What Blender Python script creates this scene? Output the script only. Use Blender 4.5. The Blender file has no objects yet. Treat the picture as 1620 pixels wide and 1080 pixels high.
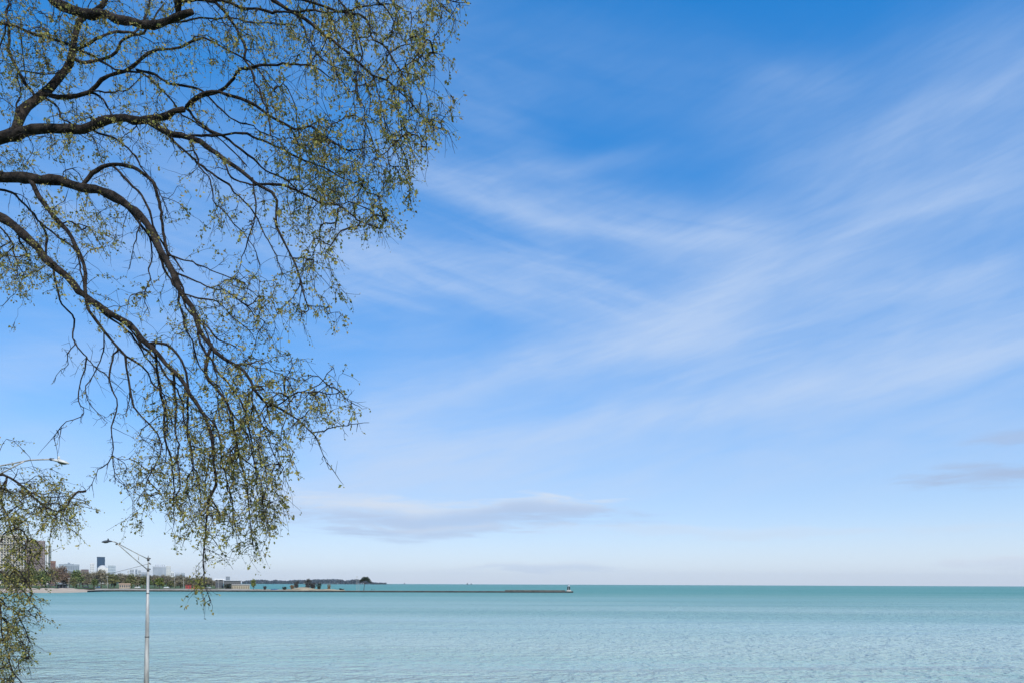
import bpy, math, random
import numpy as np
from mathutils import Vector, Matrix

# ------------------------------------------------------------------ camera
sc = bpy.context.scene
COL = sc.collection
H = 7.5                      # eye height above the lake
FPX = 1080.0                 # focal length in photo pixels (24 mm on a 36 mm sensor)
HOR = 922.8                  # horizon row at the optical axis
ROLL = 0.0039
cam = bpy.data.cameras.new('camera')
cam.lens = 24.0; cam.sensor_width = 36.0; cam.sensor_fit = 'HORIZONTAL'
cam.shift_y = (HOR - 540.0) / 1620.0
cam.clip_start = 0.1; cam.clip_end = 60000.0
camo = bpy.data.objects.new('camera', cam); COL.objects.link(camo)
camo.matrix_world = Matrix.Translation((0, 0, H)) @ Matrix.Rotation(math.pi/2, 4, 'X') @ Matrix.Rotation(ROLL, 4, 'Z')
sc.camera = camo

def at(px, py, D):
    """a photo direction taken to its own distance D along the view axis"""
    dx = px - 810.0; dy = HOR - py
    X = dx*math.cos(ROLL) - dy*math.sin(ROLL); Z = dx*math.sin(ROLL) + dy*math.cos(ROLL)
    return Vector((X*D/FPX, D, H + Z*D/FPX))
def gx(px, D): return (px - 810.0)*D/FPX
def hz(px): return HOR + (px - 810.0)*ROLL          # horizon row at a column
def zpx(px, py, D): return at(px, py, D).z

# ------------------------------------------------------------------ node helper
class NG:
    def __init__(s, nt): s.nt = nt
    def n(s, t, **kw):
        nd = s.nt.nodes.new(t)
        for k, v in kw.items(): setattr(nd, k, v)
        return nd
    def put(s, sock, v):
        if hasattr(v, 'is_linked'): s.nt.links.new(v, sock)
        elif v is not None: sock.default_value = v
    def m(s, op, a, b=None, c=None, clamp=False):
        nd = s.n('ShaderNodeMath', operation=op); nd.use_clamp = clamp
        s.put(nd.inputs[0], a)
        if b is not None: s.put(nd.inputs[1], b)
        if c is not None: s.put(nd.inputs[2], c)
        return nd.outputs[0]
    def ss(s, x, lo, hi, a=0.0, b=1.0):
        nd = s.n('ShaderNodeMapRange', interpolation_type='SMOOTHSTEP')
        s.put(nd.inputs[0], x); s.put(nd.inputs[1], lo); s.put(nd.inputs[2], hi); s.put(nd.inputs[3], a); s.put(nd.inputs[4], b)
        return nd.outputs[0]
    def comb(s, x, y, z):
        nd = s.n('ShaderNodeCombineXYZ')
        for i, v in enumerate((x, y, z)): s.put(nd.inputs[i], v)
        return nd.outputs[0]
    def noise(s, vec, scale, detail=4.0, rough=0.55, dist=0.0, col=False):
        nd = s.n('ShaderNodeTexNoise'); s.put(nd.inputs['Vector'], vec)
        nd.inputs['Scale'].default_value = scale; nd.inputs['Detail'].default_value = detail
        nd.inputs['Roughness'].default_value = rough; nd.inputs['Distortion'].default_value = dist
        return nd.outputs[1 if col else 0]
    def mix(s, f, a, b):
        nd = s.n('ShaderNodeMix', data_type='RGBA'); s.put(nd.inputs[0], f)
        s.put(nd.inputs[6], a if hasattr(a, 'is_linked') else (*a, 1)); s.put(nd.inputs[7], b if hasattr(b, 'is_linked') else (*b, 1))
        return nd.outputs[2]

# ------------------------------------------------------------------ sun
SUN_EL, SUN_AZ = math.radians(40), math.radians(152)       # azimuth clockwise from +Y (behind, to the right)
sdir = Vector((math.sin(SUN_AZ)*math.cos(SUN_EL), math.cos(SUN_AZ)*math.cos(SUN_EL), math.sin(SUN_EL)))
sun = bpy.data.lights.new('sun', 'SUN'); sun.energy = 3.6; sun.angle = math.radians(0.55); sun.color = (1.0, 0.95, 0.87)
suno = bpy.data.objects.new('sun', sun); COL.objects.link(suno)
suno.rotation_euler = sdir.to_track_quat('Z', 'Y').to_euler(); suno.location = (40, -40, 60)

# ------------------------------------------------------------------ world: sky with cirrus
world = bpy.data.worlds.new('World'); sc.world = world; world.use_nodes = True
world.cycles.sampling_method = 'MANUAL'; world.cycles.sample_map_resolution = 256
g = NG(world.node_tree)
bg = world.node_tree.nodes['Background']; bg.inputs[1].default_value = 0.1
tc = g.n('ShaderNodeTexCoord'); D0 = tc.outputs['Generated']
sep = g.n('ShaderNodeSeparateXYZ'); g.put(sep.inputs[0], D0)
dx_, dy_, dz_ = sep.outputs
zc = g.m('MAXIMUM', dz_, 0.004)
sky = g.n('ShaderNodeTexSky', sky_type='NISHITA'); sky.sun_disc = False
sky.sun_elevation = SUN_EL; sky.sun_rotation = SUN_AZ
sky.dust_density = 0.3; sky.ozone_density = 6.0; sky.air_density = 0.8
g.put(sky.inputs[0], g.comb(dx_, dy_, zc))
gam = g.n('ShaderNodeGamma'); g.put(gam.inputs[0], sky.outputs[0]); gam.inputs[1].default_value = 0.5
hs = g.n('ShaderNodeHueSaturation'); hs.inputs['Saturation'].default_value = 1.86; hs.inputs['Value'].default_value = 4.4; hs.inputs['Hue'].default_value = 0.508
g.put(hs.inputs['Color'], gam.outputs[0])
skyc = hs.outputs[0]
el0 = g.m('ARCSINE', zc)
az0 = g.m('ARCTAN2', dx_, dy_)
# wispy warp
wn = g.n('ShaderNodeSeparateColor'); g.put(wn.inputs[0], g.noise(D0, 4.0, 3.5, 0.5, col=True))
az = g.m('ADD', az0, g.m('MULTIPLY', g.m('SUBTRACT', wn.outputs[0], 0.5), 0.10))
el = g.m('ADD', el0, g.m('MULTIPLY', g.m('SUBTRACT', wn.outputs[1], 0.5), 0.055))
# fibres: stretched noise, sheared so that streaks climb to the right
shear = g.m('SUBTRACT', dz_, g.m('MULTIPLY', dx_, 0.24))
fib = g.noise(g.comb(g.m('MULTIPLY', dx_, 3.0), g.m('MULTIPLY', dy_, 3.0), g.m('MULTIPLY', shear, 12.0)), 1.2, 4.0, 0.5, 1.0)
fib = g.ss(fib, 0.28, 0.72, 0.66, 1.30)
fine = g.noise(g.comb(g.m('MULTIPLY', dx_, 6.0), g.m('MULTIPLY', dy_, 6.0), g.m('MULTIPLY', shear, 42.0)), 2.2, 5.0, 0.66, 0.8)
fine = g.ss(fine, 0.25, 0.75, 0.84, 1.16)
shear2 = g.m('ADD', dz_, g.m('MULTIPLY', dx_, 0.22))
fib2 = g.noise(g.comb(g.m('MULTIPLY', dx_, 3.0), g.m('MULTIPLY', dy_, 3.0), g.m('MULTIPLY', shear2, 20.0)), 1.5, 4.0, 0.55, 0.6)
fib2 = g.ss(fib2, 0.28, 0.72, 0.62, 1.30)
def pae(px, py):
    a = math.atan((px - 810.0)/FPX); return a, math.atan((hz(px) - py)/FPX*math.cos(a))
def band(p0, p1, p2, w, amp, soft=0.10):
    """a cirrus streak: parabola through three sky directions, gaussian across, soft ends"""
    (a0, e0), (a1, e1), (a2, e2) = pae(*p0), pae(*p1), pae(*p2)
    A = np.linalg.solve(np.array([[1, a, a*a] for a in (a0, a1, a2)]), np.array([e0, e1, e2]))
    cur = g.m('MULTIPLY_ADD', az, g.m('MULTIPLY_ADD', az, float(A[2]), float(A[1])), float(A[0]))
    d = g.m('DIVIDE', g.m('SUBTRACT', el, cur), w/FPX)
    q = g.m('EXPONENT', g.m('MULTIPLY', g.m('MULTIPLY', d, d), -1.0))
    win = g.m('MULTIPLY', g.ss(az, a0 - soft, a0 + soft), g.ss(az, a2 - soft, a2 + soft, 1.0, 0.0))
    return g.m('MULTIPLY', g.m('MULTIPLY', q, win), amp)
LEFT = [((690, 296), (900, 352), (1190, 384), 11, .22, .06), ((780, 398), (900, 430), (1040, 468), 11, .22, .05), ((700, 452), (860, 470), (1060, 508), 12, .18, .06),
        ((620, 246), (900, 335), (1215, 372), 40, .46, .07),
        ((500, 395), (800, 428), (1110, 494), 42, .46, .08),
        ((560, 465), (760, 470), (960, 500), 30, .25, .07),
        ((640, 150), (760, 190), (880, 260), 50, .14, .08),
        ((-60, 300), (200, 330), (620, 420), 110, .36, .16), ((520, 40), (900, 110), (1330, 150), 60, .10, .12),
        ((-60, 610), (60, 565), (220, 555), 34, .28, .08),
        ((0, 680), (110, 700), (220, 720), 34, .28, .08)]
BANDS = [((1030, 515), (1330, 385), (1720, 225), 85, .33, .12),
         ((1070, 490), (1300, 398), (1600, 290), 15, .24, .08), ((610, 665), (800, 602), (1080, 528), 13, .28, .06), ((700, 705), (1100, 640), (1640, 552), 12, .22, .10),
         ((470, 762), (800, 705), (1230, 636), 11, .22, .08), ((1180, 275), (1400, 205), (1620, 118), 13, .13, .08), ((1330, 622), (1500, 590), (1720, 540), 11, .20, .06),
         ((1000, 560), (1250, 505), (1600, 415), 14, .20, .08),
         ((540, 690), (820, 588), (1180, 498), 40, .62, .08),
         ((400, 790), (1000, 668), (1720, 535), 46, .58, .16),
         ((1160, 245), (1420, 170), (1740, 60), 60, .15, .12),
         ((720, 282), (880, 262), (1060, 240), 14, .16, .07),
         ((1080, 462), (1350, 440), (1600, 450), 30, .20, .10),
         ((1180, 110), (1250, 116), (1330, 124), 16, .10, .05),
         ((1000, 590), (1300, 560), (1720, 480), 36, .28, .14),
         ((600, 770), (1250, 730), (1760, 650), 60, .42, .16)]
def total(bs_):
    o = None
    for b in bs_:
        v = band(*b); o = v if o is None else g.m('ADD', o, v)
    return o
tot = g.m('ADD', g.m('MULTIPLY', total(BANDS), fib), g.m('MULTIPLY', total(LEFT), fib2))
# cirrus over the rest of the sky, the same kind of streaks
gm = g.noise(g.comb(dx_, dy_, g.m('MULTIPLY', shear, 2.6)), 1.7, 3.0, 0.5)
gen = g.m('MULTIPLY', g.ss(gm, 0.47, 0.75), g.m('MULTIPLY', fib, 0.30))
tot = g.m('MULTIPLY', g.m('ADD', tot, gen), fine)
# milky lower air of the sky
veil = g.m('MULTIPLY', g.m('EXPONENT', g.m('MULTIPLY', el0, -7.5)), 0.90)
c1 = g.mix(veil, skyc, (7.0, 7.7, 8.85))
c2 = g.mix(g.m('SUBTRACT', 1.0, g.m('EXPONENT', g.m('MULTIPLY', tot, -1.0))), c1, (5.6, 6.95, 9.2))
# low flat clouds
def cloud(p, rx, ry, amp, thr=0.42, sc_=1.0):
    a, e = pae(*p)
    u = g.m('DIVIDE', g.m('SUBTRACT', az, a), rx/FPX); v = g.m('DIVIDE', g.m('SUBTRACT', el, e), ry/FPX)
    r = g.m('SUBTRACT', 1.0, g.m('SQRT', g.m('ADD', g.m('MULTIPLY', u, u), g.m('MULTIPLY', v, v))))
    return g.m('MULTIPLY', g.ss(g.m('ADD', r, g.m('MULTIPLY', g.m('SUBTRACT', lown, 0.5), 2.3*sc_)), -0.35, 0.75), amp), v
lown = g.noise(g.comb(g.m('MULTIPLY', dx_, 5.0), g.m('MULTIPLY', dy_, 5.0), g.m('MULTIPLY', dz_, 40.0)), 2.4, 5.0, 0.62, 0.5)
cc = c2
for p, rx, ry, amp, dark in [((700, 815), 300, 26, .70, 1.0), ((560, 812), 130, 28, .45, .75), ((860, 806), 120, 16, .6, .9), ((660, 838), 160, 12, .45, .9),
                             ((1580, 750), 85, 13, .75, 2.0), ((1620, 690), 60, 8, .5, 2.0), ((560, 785), 130, 14, .45, .1),
                             ((1590, 884), 75, 10, .6, .2), ((1492, 883), 20, 9, .5, .1), ((860, 905), 130, 9, .4, .75), ((1100, 840), 330, 10, .35, .2)]:
    k, v = cloud(p, rx, ry, amp)
    body = g.mix(0.95, (7.0, 7.75, 8.9), (3.9, 4.95, 7.1)) if dark > 1.5 else g.mix(0.95 if dark > 1.5 else g.m('MULTIPLY', g.ss(v, -0.1, 0.9, 1.0, 0.0), dark), (7.0, 7.75, 8.9), (4.45, 5.75, 8.1))
    cc = g.mix(k, cc, body)
g.put(bg.inputs[0], cc)

# ------------------------------------------------------------------ view settings
sc.view_settings.view_transform = 'Standard'; sc.view_settings.look = 'None'
sc.view_settings.exposure = 0.0; sc.view_settings.gamma = 1.0; sc.view_settings.use_curve_mapping = False
sc.cycles.use_denoising = True
sc.cycles.denoising_input_passes = 'RGB_ALBEDO_NORMAL'
sc.cycles.max_bounces = 6; sc.cycles.transparent_max_bounces = 8; sc.cycles.volume_bounces = 0

# ================================================================== helpers for geometry
def tag(o, label=None, cat=None, group=None, kind=None):
    if label: o['label'] = label
    if cat: o['category'] = cat
    if group: o['group'] = group
    if kind: o['kind'] = kind
    return o
def empty(name, loc=(0, 0, 0), rz=0.0):
    o = bpy.data.objects.new(name, None); COL.objects.link(o); o.location = loc; o.rotation_euler = (0, 0, rz)
    o.empty_display_size = 0.2
    return o
class MB:
    """collects simple shapes and links them as one mesh"""
    def __init__(s): s.v = []; s.f = []; s.sm = False
    def add(s, vs, fs):
        b = len(s.v); s.v += [tuple(v) for v in vs]; s.f += [tuple(b + i for i in f) for f in fs]; return s
    def box(s, x0, x1, y0, y1, z0, z1, t=0.0):
        vs = [(x0, y0, z0), (x1, y0, z0), (x1, y1, z0), (x0, y1, z0), (x0+t, y0+t, z1), (x1-t, y0+t, z1), (x1-t, y1-t, z1), (x0+t, y1-t, z1)]
        return s.add(vs, [(3, 2, 1, 0), (4, 5, 6, 7), (0, 1, 5, 4), (1, 2, 6, 5), (2, 3, 7, 6), (3, 0, 4, 7)])
    def cyl(s, x, y, z0, z1, r0, r1, n=12):
        a = [2*math.pi*i/n for i in range(n)]
        vs = [(x + r0*math.cos(t), y + r0*math.sin(t), z0) for t in a] + [(x + r1*math.cos(t), y + r1*math.sin(t), z1) for t in a]
        return s.add(vs, [(i, (i+1) % n, n + (i+1) % n, n + i) for i in range(n)] + [tuple(range(n))[::-1], tuple(range(n, 2*n))])
    def tube(s, pts, rads, n=6):
        P = [Vector(p) for p in pts]; vs = []; N = None
        for i, p in enumerate(P):
            t = (P[min(i+1, len(P)-1)] - P[max(i-1, 0)])
            if t.length < 1e-9: t = Vector((0, 0, 1))
            t.normalize()
            if N is None: N = t.orthogonal()
            N = N - t*N.dot(t)
            if N.length < 1e-6: N = t.orthogonal()
            N.normalize(); B = t.cross(N)
            r = rads[i] if hasattr(rads, '__len__') else rads
            vs += [p + (N*math.cos(2*math.pi*k/n) + B*math.sin(2*math.pi*k/n))*r for k in range(n)]
        m = len(P)
        fs = [(i*n + k, i*n + (k+1) % n, (i+1)*n + (k+1) % n, (i+1)*n + k) for i in range(m-1) for k in range(n)]
        fs += [tuple(range(n))[::-1], tuple(range((m-1)*n, m*n))]
        return s.add(vs, fs)
    def build(s, name, mat, parent=None, smooth=False):
        me = bpy.data.meshes.new(name); me.from_pydata(s.v, [], s.f); me.update()
        if smooth: me.polygons.foreach_set('use_smooth', [True]*len(me.polygons))
        me.materials.append(mat)
        o = bpy.data.objects.new(name, me); COL.objects.link(o)
        if parent: o.parent = parent
        return o
def raw_mesh(name, V, F, mat, parent=None, smooth=False):
    """V (n,3) array, F (m,k) array of equal-size faces"""
    V = np.asarray(V, np.float32); F = np.asarray(F, np.int32); k = F.shape[1]
    me = bpy.data.meshes.new(name); me.vertices.add(len(V)); me.vertices.foreach_set('co', V.ravel())
    me.loops.add(F.size); me.loops.foreach_set('vertex_index', F.ravel())
    me.polygons.add(len(F)); me.polygons.foreach_set('loop_start', np.arange(0, F.size, k, dtype=np.int32))
    try: me.polygons.foreach_set('loop_total', np.full(len(F), k, np.int32))
    except Exception: pass
    me.update(calc_edges=True); me.validate()
    if smooth: me.polygons.foreach_set('use_smooth', np.ones(len(F), bool))
    me.materials.append(mat)
    o = bpy.data.objects.new(name, me); COL.objects.link(o)
    if parent: o.parent = parent
    return o
MATS = {}
def mat(name, col, rough=0.7, var=0.12, scale=1.0, metal=0.0, bump=0.0, island=0.0, trans=0.0, spec=0.4, stretch=(1, 1, 1)):
    """plain surface: base colour with noise variation, optional per-piece variation, fine bump, translucency"""
    if name in MATS: return MATS[name]
    m = bpy.data.materials.new(name); m.use_nodes = True; q = NG(m.node_tree)
    bs = m.node_tree.nodes['Principled BSDF']; out = m.node_tree.nodes['Material Output']
    t = q.n('ShaderNodeTexCoord'); mp = q.n('ShaderNodeMapping'); q.put(mp.inputs[0], t.outputs['Object']); mp.inputs['Scale'].default_value = stretch
    nz = q.noise(mp.outputs[0], scale, 4.0, 0.6)
    f = q.ss(nz, 0.25, 0.75)
    c = q.mix(f, [x*(1-var*1.6) for x in col], [min(1, x*(1+var*1.6)) for x in col])
    if island:
        ge = q.n('ShaderNodeNewGeometry')
        hsn = q.n('ShaderNodeHueSaturation'); q.put(hsn.inputs['Color'], c)
        q.put(hsn.inputs['Value'], q.m('MULTIPLY_ADD', ge.outputs['Random Per Island'], 2*island, 1-island))
        q.put(hsn.inputs['Hue'], q.m('MULTIPLY_ADD', q.m('FRACT', q.m('MULTIPLY', ge.outputs['Random Per Island'], 7.3)), 0.05, 0.475))
        c = hsn.outputs[0]
    q.put(bs.inputs['Base Color'], c)
    bs.inputs['Roughness'].default_value = rough; bs.inputs['Metallic'].default_value = metal
    bs.inputs['Specular IOR Level'].default_value = spec
    if bump:
        bn = q.n('ShaderNodeBump'); bn.inputs['Strength'].default_value = bump; bn.inputs['Distance'].default_value = 0.03
        q.put(bn.inputs['Height'], q.noise(mp.outputs[0], scale*6, 4.0, 0.6)); q.put(bs.inputs['Normal'], bn.outputs[0])
    if trans:
        tr = q.n('ShaderNodeBsdfTranslucent'); q.put(tr.inputs[0], c)
        mx = q.n('ShaderNodeMixShader'); mx.inputs[0].default_value = trans
        q.nt.links.new(bs.outputs[0], mx.inputs[1]); q.nt.links.new(tr.outputs[0], mx.inputs[2]); q.nt.links.new(mx.outputs[0], out.inputs[0])
    MATS[name] = m
    return m

# ================================================================== the lake
def lake_material():
    m = bpy.data.materials.new('lake_water'); m.use_nodes = True; q = NG(m.node_tree)
    bs = m.node_tree.nodes['Principled BSDF']
    t = q.n('ShaderNodeTexCoord'); P = t.outputs['Object']
    sp = q.n('ShaderNodeSeparateXYZ'); q.put(sp.inputs[0], P); x, y, z = sp.outputs
    # wind lanes: long streaks across the lake, finer near the shore
    lane = q.noise(q.comb(q.m('MULTIPLY', x, 0.0022), q.m('MULTIPLY', y, 0.016), 0.0), 1.0, 3.0, 0.55, 0.4)
    lane2 = q.noise(q.comb(q.m('MULTIPLY', x, 0.012), q.m('MULTIPLY', y, 0.085), 3.0), 1.0, 5.0, 0.62, 0.6)
    ln = q.m('ADD', q.m('MULTIPLY', lane, 0.6), q.m('MULTIPLY', lane2, 0.4))
    rip = q.ss(ln, 0.42, 0.57, 0.5, 1.0)
    # sandy shallows to deeper teal; paler sky reflection up close is coloured in too
    depth_sheen = q.m('POWER', q.ss(y, 50.0, 720.0), 0.75)
    col = q.mix(depth_sheen, (0.430, 0.560, 0.475), (0.105, 0.310, 0.248))
    turb = q.noise(q.comb(q.m('MULTIPLY', x, 0.004), q.m('MULTIPLY', y, 0.02), 7.0), 1.0, 3.0, 0.5)
    col = q.mix(q.ss(turb, 0.40, 0.65, 0.0, 0.42), col, (0.12, 0.33, 0.275))
    q.put(bs.inputs['Base Color'], col)
    bs.inputs['IOR'].default_value = 1.33
    spec = q.ss(y, 50.0, 560.0, 0.46, 0.12)
    q.put(bs.inputs['Specular IOR Level'], q.m('MULTIPLY', spec, q.m('MULTIPLY_ADD', rip, -1.15, 1.85)))
    q.put(bs.inputs['Roughness'], q.ss(y, 45.0, 200.0, 0.12, 0.40))
    # wavelets, crests lying across the view
    w0 = q.noise(q.comb(q.m('MULTIPLY', x, 0.22), q.m('MULTIPLY', y, 0.26), 9.0), 1.0, 2.0, 0.5, 0.6)
    w1 = q.noise(q.comb(q.m('MULTIPLY', x, 0.85), q.m('MULTIPLY', y, 0.80), 0.0), 1.0, 2.0, 0.5, 0.8)
    w2 = q.noise(q.comb(q.m('MULTIPLY', x, 2.2), q.m('MULTIPLY', y, 1.9), 5.0), 1.0, 2.0, 0.5, 0.6)
    hgt = q.m('ADD', q.m('ADD', q.m('MULTIPLY', w0, 0.9), q.m('MULTIPLY', w1, 0.62)), q.m('MULTIPLY', w2, 0.20))
    bn = q.n('ShaderNodeBump'); bn.inputs['Strength'].default_value = 1.0
    q.put(bn.inputs['Height'], q.m('MULTIPLY', hgt, q.m('MULTIPLY', rip, q.ss(y, 60.0, 420.0, 1.8, 1.1)))); bn.inputs['Distance'].default_value = 1.0
    q.put(bs.inputs['Normal'], bn.outputs[0])
    return m
RL = 10200.0
mb = MB()
rows = [-200, 20, 60, 120, 250, 500, 1000, 2000, 4000, 7000, RL]
xs = [-RL, -4000, -1500, -500, -150, 0, 150, 500, 1500, 4000, RL]
vs = [(x, min(y, RL), 0.0) for y in rows for x in xs]
nx = len(xs)
mb.add(vs, [(r*nx + c, r*nx + c + 1, (r+1)*nx + c + 1, (r+1)*nx + c) for r in range(len(rows)-1) for c in range(nx-1)])
lake = mb.build('lake', lake_material()); tag(lake, 'pale turquoise lake with small ripples reaching to the horizon', 'lake', kind='structure')
lake_bed = MB().box(-RL, RL, -220, RL, -0.9, -0.3).build('lake_bed', mat('silt', (0.2, 0.19, 0.15)))
tag(lake_bed, 'sandy bed under the turquoise lake', 'lake bed', kind='structure')

# near bank, below the frame, that carries the lamps and the big tree
mb = MB()
bx = [-160 + 20*i for i in range(19)]; by = [-60, -40, -20, 0, 10, 20, 30, 36, 40, 42, 44]
def bankz(x, y): return (0.9 if y < 41 else (0.3 if y < 43 else -0.28)) + (0.06*math.sin(x*0.21 + y*0.13) if y < 36 else 0)
mb.add([(x, y, bankz(x, y)) for y in by for x in bx], [(r*19 + c, r*19 + c + 1, (r+1)*19 + c + 1, (r+1)*19 + c) for r in range(len(by)-1) for c in range(18)])
bank = mb.build('lakeshore_bank', mat('bank_grass', (0.07, 0.10, 0.03), 0.9, 0.3, 0.6, bump=0.6), smooth=True)
tag(bank, 'grassy bank on the near lakeshore carrying the street lamps', 'bank', kind='structure')

# ================================================================== far shore
def interp(tab, x): return float(np.interp(x, [a for a, b in tab], [b for a, b in tab]))
FRONT = [(-1600, 455), (-200, 462), (0, 468), (60, 466), (100, 472), (130, 500), (160, 545), (185, 558), (220, 561), (300, 566), (395, 570), (540, 573)]
BACK = [(-1600, 4800), (250, 4800), (300, 2600), (335, 1500), (370, 800), (393, 668), (430, 640), (500, 622), (535, 596), (545, 585)]
rng = random.Random(4)
def lattice(name, pxs, d0, d1, nr, zf, m, power=1.0):
    V = []; n = len(pxs)
    for r in range(nr):
        t = (r/(nr-1))**power
        for p in pxs:
            a, b = d0(p), d1(p); D = a + (b-a)*t
            V.append((gx(p, D), D, zf(p, D, D - a, t)))
    F = [(r*n + c, r*n + c + 1, (r+1)*n + c + 1, (r+1)*n + c) for r in range(nr-1) for c in range(n-1)]
    return raw_mesh(name, V, F, m, smooth=True)
grass_m = mat('park_grass', (0.085, 0.125, 0.030), 0.9, 0.25, 0.05)
sand_m = mat('beach_sand', (0.56, 0.43, 0.29), 0.9, 0.12, 0.08)
conc_m = mat('weathered_concrete', (0.36, 0.32, 0.26), 0.85, 0.18, 0.15)
def lawn_z(p, D, d, t):
    return 2.25 + 0.12*math.sin(D*0.05 + p*0.07) + (0.0 if p < 330 else -0.5*min(1, (p-330)/60))
pl = [-1600, -900, -400] + list(range(-200, 400, 12)) + [400]
def lawn_front(p): return interp(FRONT, p) + (90 if p < 110 else 90 - 82*min(1, (p-110)/60.0))
lawn = lattice('park_lawn', [p for p in pl if p <= 395] + [395], lawn_front, lambda p: max(interp(BACK, p), lawn_front(p) + 20), 26, lawn_z, grass_m, 2.2)
tag(lawn, 'green park lawn behind the beach and sea wall', 'lawn', kind='structure')
def beach_z(p, D, d, t):
    z = -0.25 + 2.65*min(1, d/92.0)**0.8
    if d > 8: z += 0.30*math.sin(p*0.31 + d*0.05)*math.sin(p*0.11 + 1.0) * min(1, d/60)
    if 85 < p < 108: z += 1.1*math.exp(-((p-97)/7.0)**2)*math.exp(-((d-70)/16.0)**2)
    return z
beach = lattice('beach', [-1600, -900, -400] + list(range(-200, 166, 4)), lambda p: interp(FRONT, p) - 3, lambda p: lawn_front(p) + 5, 18, beach_z, sand_m)
tag(beach, 'pale sandy beach sloping into the lake', 'beach', kind='structure')
def spit_z(p, D, d, t):
    e = math.sin(math.pi*min(1, max(0, t)))
    z = 1.3 + 0.45*e
    z += 2.3*math.exp(-((p-480)/17.0)**2)*e + 0.7*math.exp(-((p-520)/14.0)**2)*e
    if t > 0.93: z = -0.3
    return z + 0.08*math.sin(p*1.3)*e
spit = lattice('sand_spit', list(range(384, 547, 3)), lambda p: interp(FRONT, p) + 2, lambda p: max(interp(BACK, p), interp(FRONT, p) + 8), 12, spit_z,
               mat('dry_sand_grass', (0.40, 0.31, 0.18), 0.9, 0.3, 0.12))
tag(spit, 'low sandy spit with dry grass behind the pier', 'ground', kind='structure')
prom = lattice('promenade', list(range(150, 548, 4)), lambda p: interp(FRONT, p) + 1.2, lambda p: interp(FRONT, p) + 12, 3, lambda p, D, d, t: 1.30 + 1.1*t*(1 if p < 380 else max(0.25, 1-(p-380)/40)),
               mat('promenade_paving', (0.40, 0.34, 0.26), 0.9, 0.2, 0.2))
tag(prom, 'tan promenade running along the top of the sea wall', 'promenade', kind='structure')

# sea wall and pier, one run of dark sheet piling with a concrete cap
PIERD = FRONT + [(700, 582), (907, 595)]
def run(mbx, p0, p1, wid, z0, z1, off=0.0, step=12):
    ps = [p0 + (p1-p0)*i/max(1, int((p1-p0)/step)) for i in range(max(1, int((p1-p0)/step)) + 1)]
    V = []
    for p in ps:
        D = interp(PIERD, p) + off
        V += [(gx(p, D), D, z0), (gx(p, D), D, z1), (gx(p, D), D + wid, z1), (gx(p, D), D + wid, z0)]
    n = len(ps)
    F = [(4*i + k, 4*(i+1) + k, 4*(i+1) + (k+1) % 4, 4*i + (k+1) % 4) for i in range(n-1) for k in range(4)]
    F = [f[::-1] for f in F] + [(0, 1, 2, 3), (4*n-1, 4*n-2, 4*n-3, 4*n-4)]
    mbx.add(V, F)
pile_m = mat('dark_sheet_piling', (0.036, 0.034, 0.031), 0.8, 0.35, 0.4, stretch=(1, 1, 0.2))
capm = mat('pier_cap_concrete', (0.21, 0.19, 0.16), 0.85, 0.25, 0.3)
sw = empty('sea_wall', (gx(350, 569), 569, 0))
def child(mbx, name, m, par, smooth=False):
    o = mbx.build(name, m, None, smooth); o.parent = par; o.matrix_parent_inverse = Matrix.Translation(par.location).inverted(); return o
a = MB(); run(a, 138, 545, 1.0, -0.9, 1.16); child(a, 'sheet_piling', pile_m, sw)
a = MB(); run(a, 138, 545, 1.5, 1.165, 1.36, -0.25); child(a, 'cap', conc_m, sw)
tag(sw, 'long dark sea wall with pale concrete cap in front of the park', 'sea wall')
pier = empty('pier', (gx(730, 585), 585, 0))
a = MB(); run(a, 545.2, 907, 6.0, -0.9, 1.05); child(a, 'sheet_piling', pile_m, pier)
a = MB(); run(a, 545.2, 907.4, 6.6, 1.055, 1.30, -0.25); child(a, 'deck', capm, pier)
a = MB(); run(a, 799, 894, 2.2, 1.305, 2.15, 3.4); child(a, 'parapet', mat('parapet_concrete', (0.085, 0.085, 0.075), 0.85, 0.3, 0.2), pier)
for p in range(806, 894, 8):
    D = interp(PIERD, p) + 3.32
    child(MB().box(gx(p, D), gx(p, D) + 0.5, D - 0.1, D, 1.305, 2.10), 'pilaster', capm, pier)
tag(pier, 'long low dark pier reaching out into the lake', 'pier')

# beacon at the pier head
Db = 598.0; bxx = gx(899.6, Db)
bc = empty('harbor_beacon', (bxx, Db, 1.30))
pale = mat('pale_plinth', (0.40, 0.385, 0.345), 0.8, 0.12, 0.6); blk = mat('black_steel', (0.02, 0.024, 0.026), 0.5, 0.2, 1.0); wht = mat('white_painted_steel', (0.42, 0.45, 0.46), 0.5, 0.08, 1.0)
MB().box(-2.0, 2.3, -1.6, 1.6, 0.0, 1.15, 0.55).build('plinth', pale, bc)
for sx in (-1, 1):
    for sy in (-1, 1): MB().box(sx*0.85 - 0.36, sx*0.85 + 0.36, sy*0.7 - 0.3, sy*0.7 + 0.3, 1.152, 3.9).build('leg', blk, bc)
MB().cyl(0, 0, 1.152, 3.9, 0.28, 0.28, 10).build('ladder_shaft', mat('grey_steel', (0.35, 0.36, 0.36), 0.5), bc)
MB().box(-1.25, 1.25, -1.1, 1.1, 3.902, 4.12).build('platform', wht, bc)
MB().cyl(0, 0, 4.122, 5.5, 1.05, 0.85, 14).build('lantern_house', wht, bc, True)
MB().cyl(0, 0, 5.502, 5.95, 0.45, 0.35, 10).build('lantern', mat('lantern_glass', (0.25, 0.3, 0.32), 0.2), bc)
MB().cyl(0, 0, 5.952, 6.7, 0.07, 0.04, 6).build('mast', blk, bc)
tag(bc, 'small harbor beacon with a pale lantern house on black legs at the pier head', 'beacon')

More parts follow.
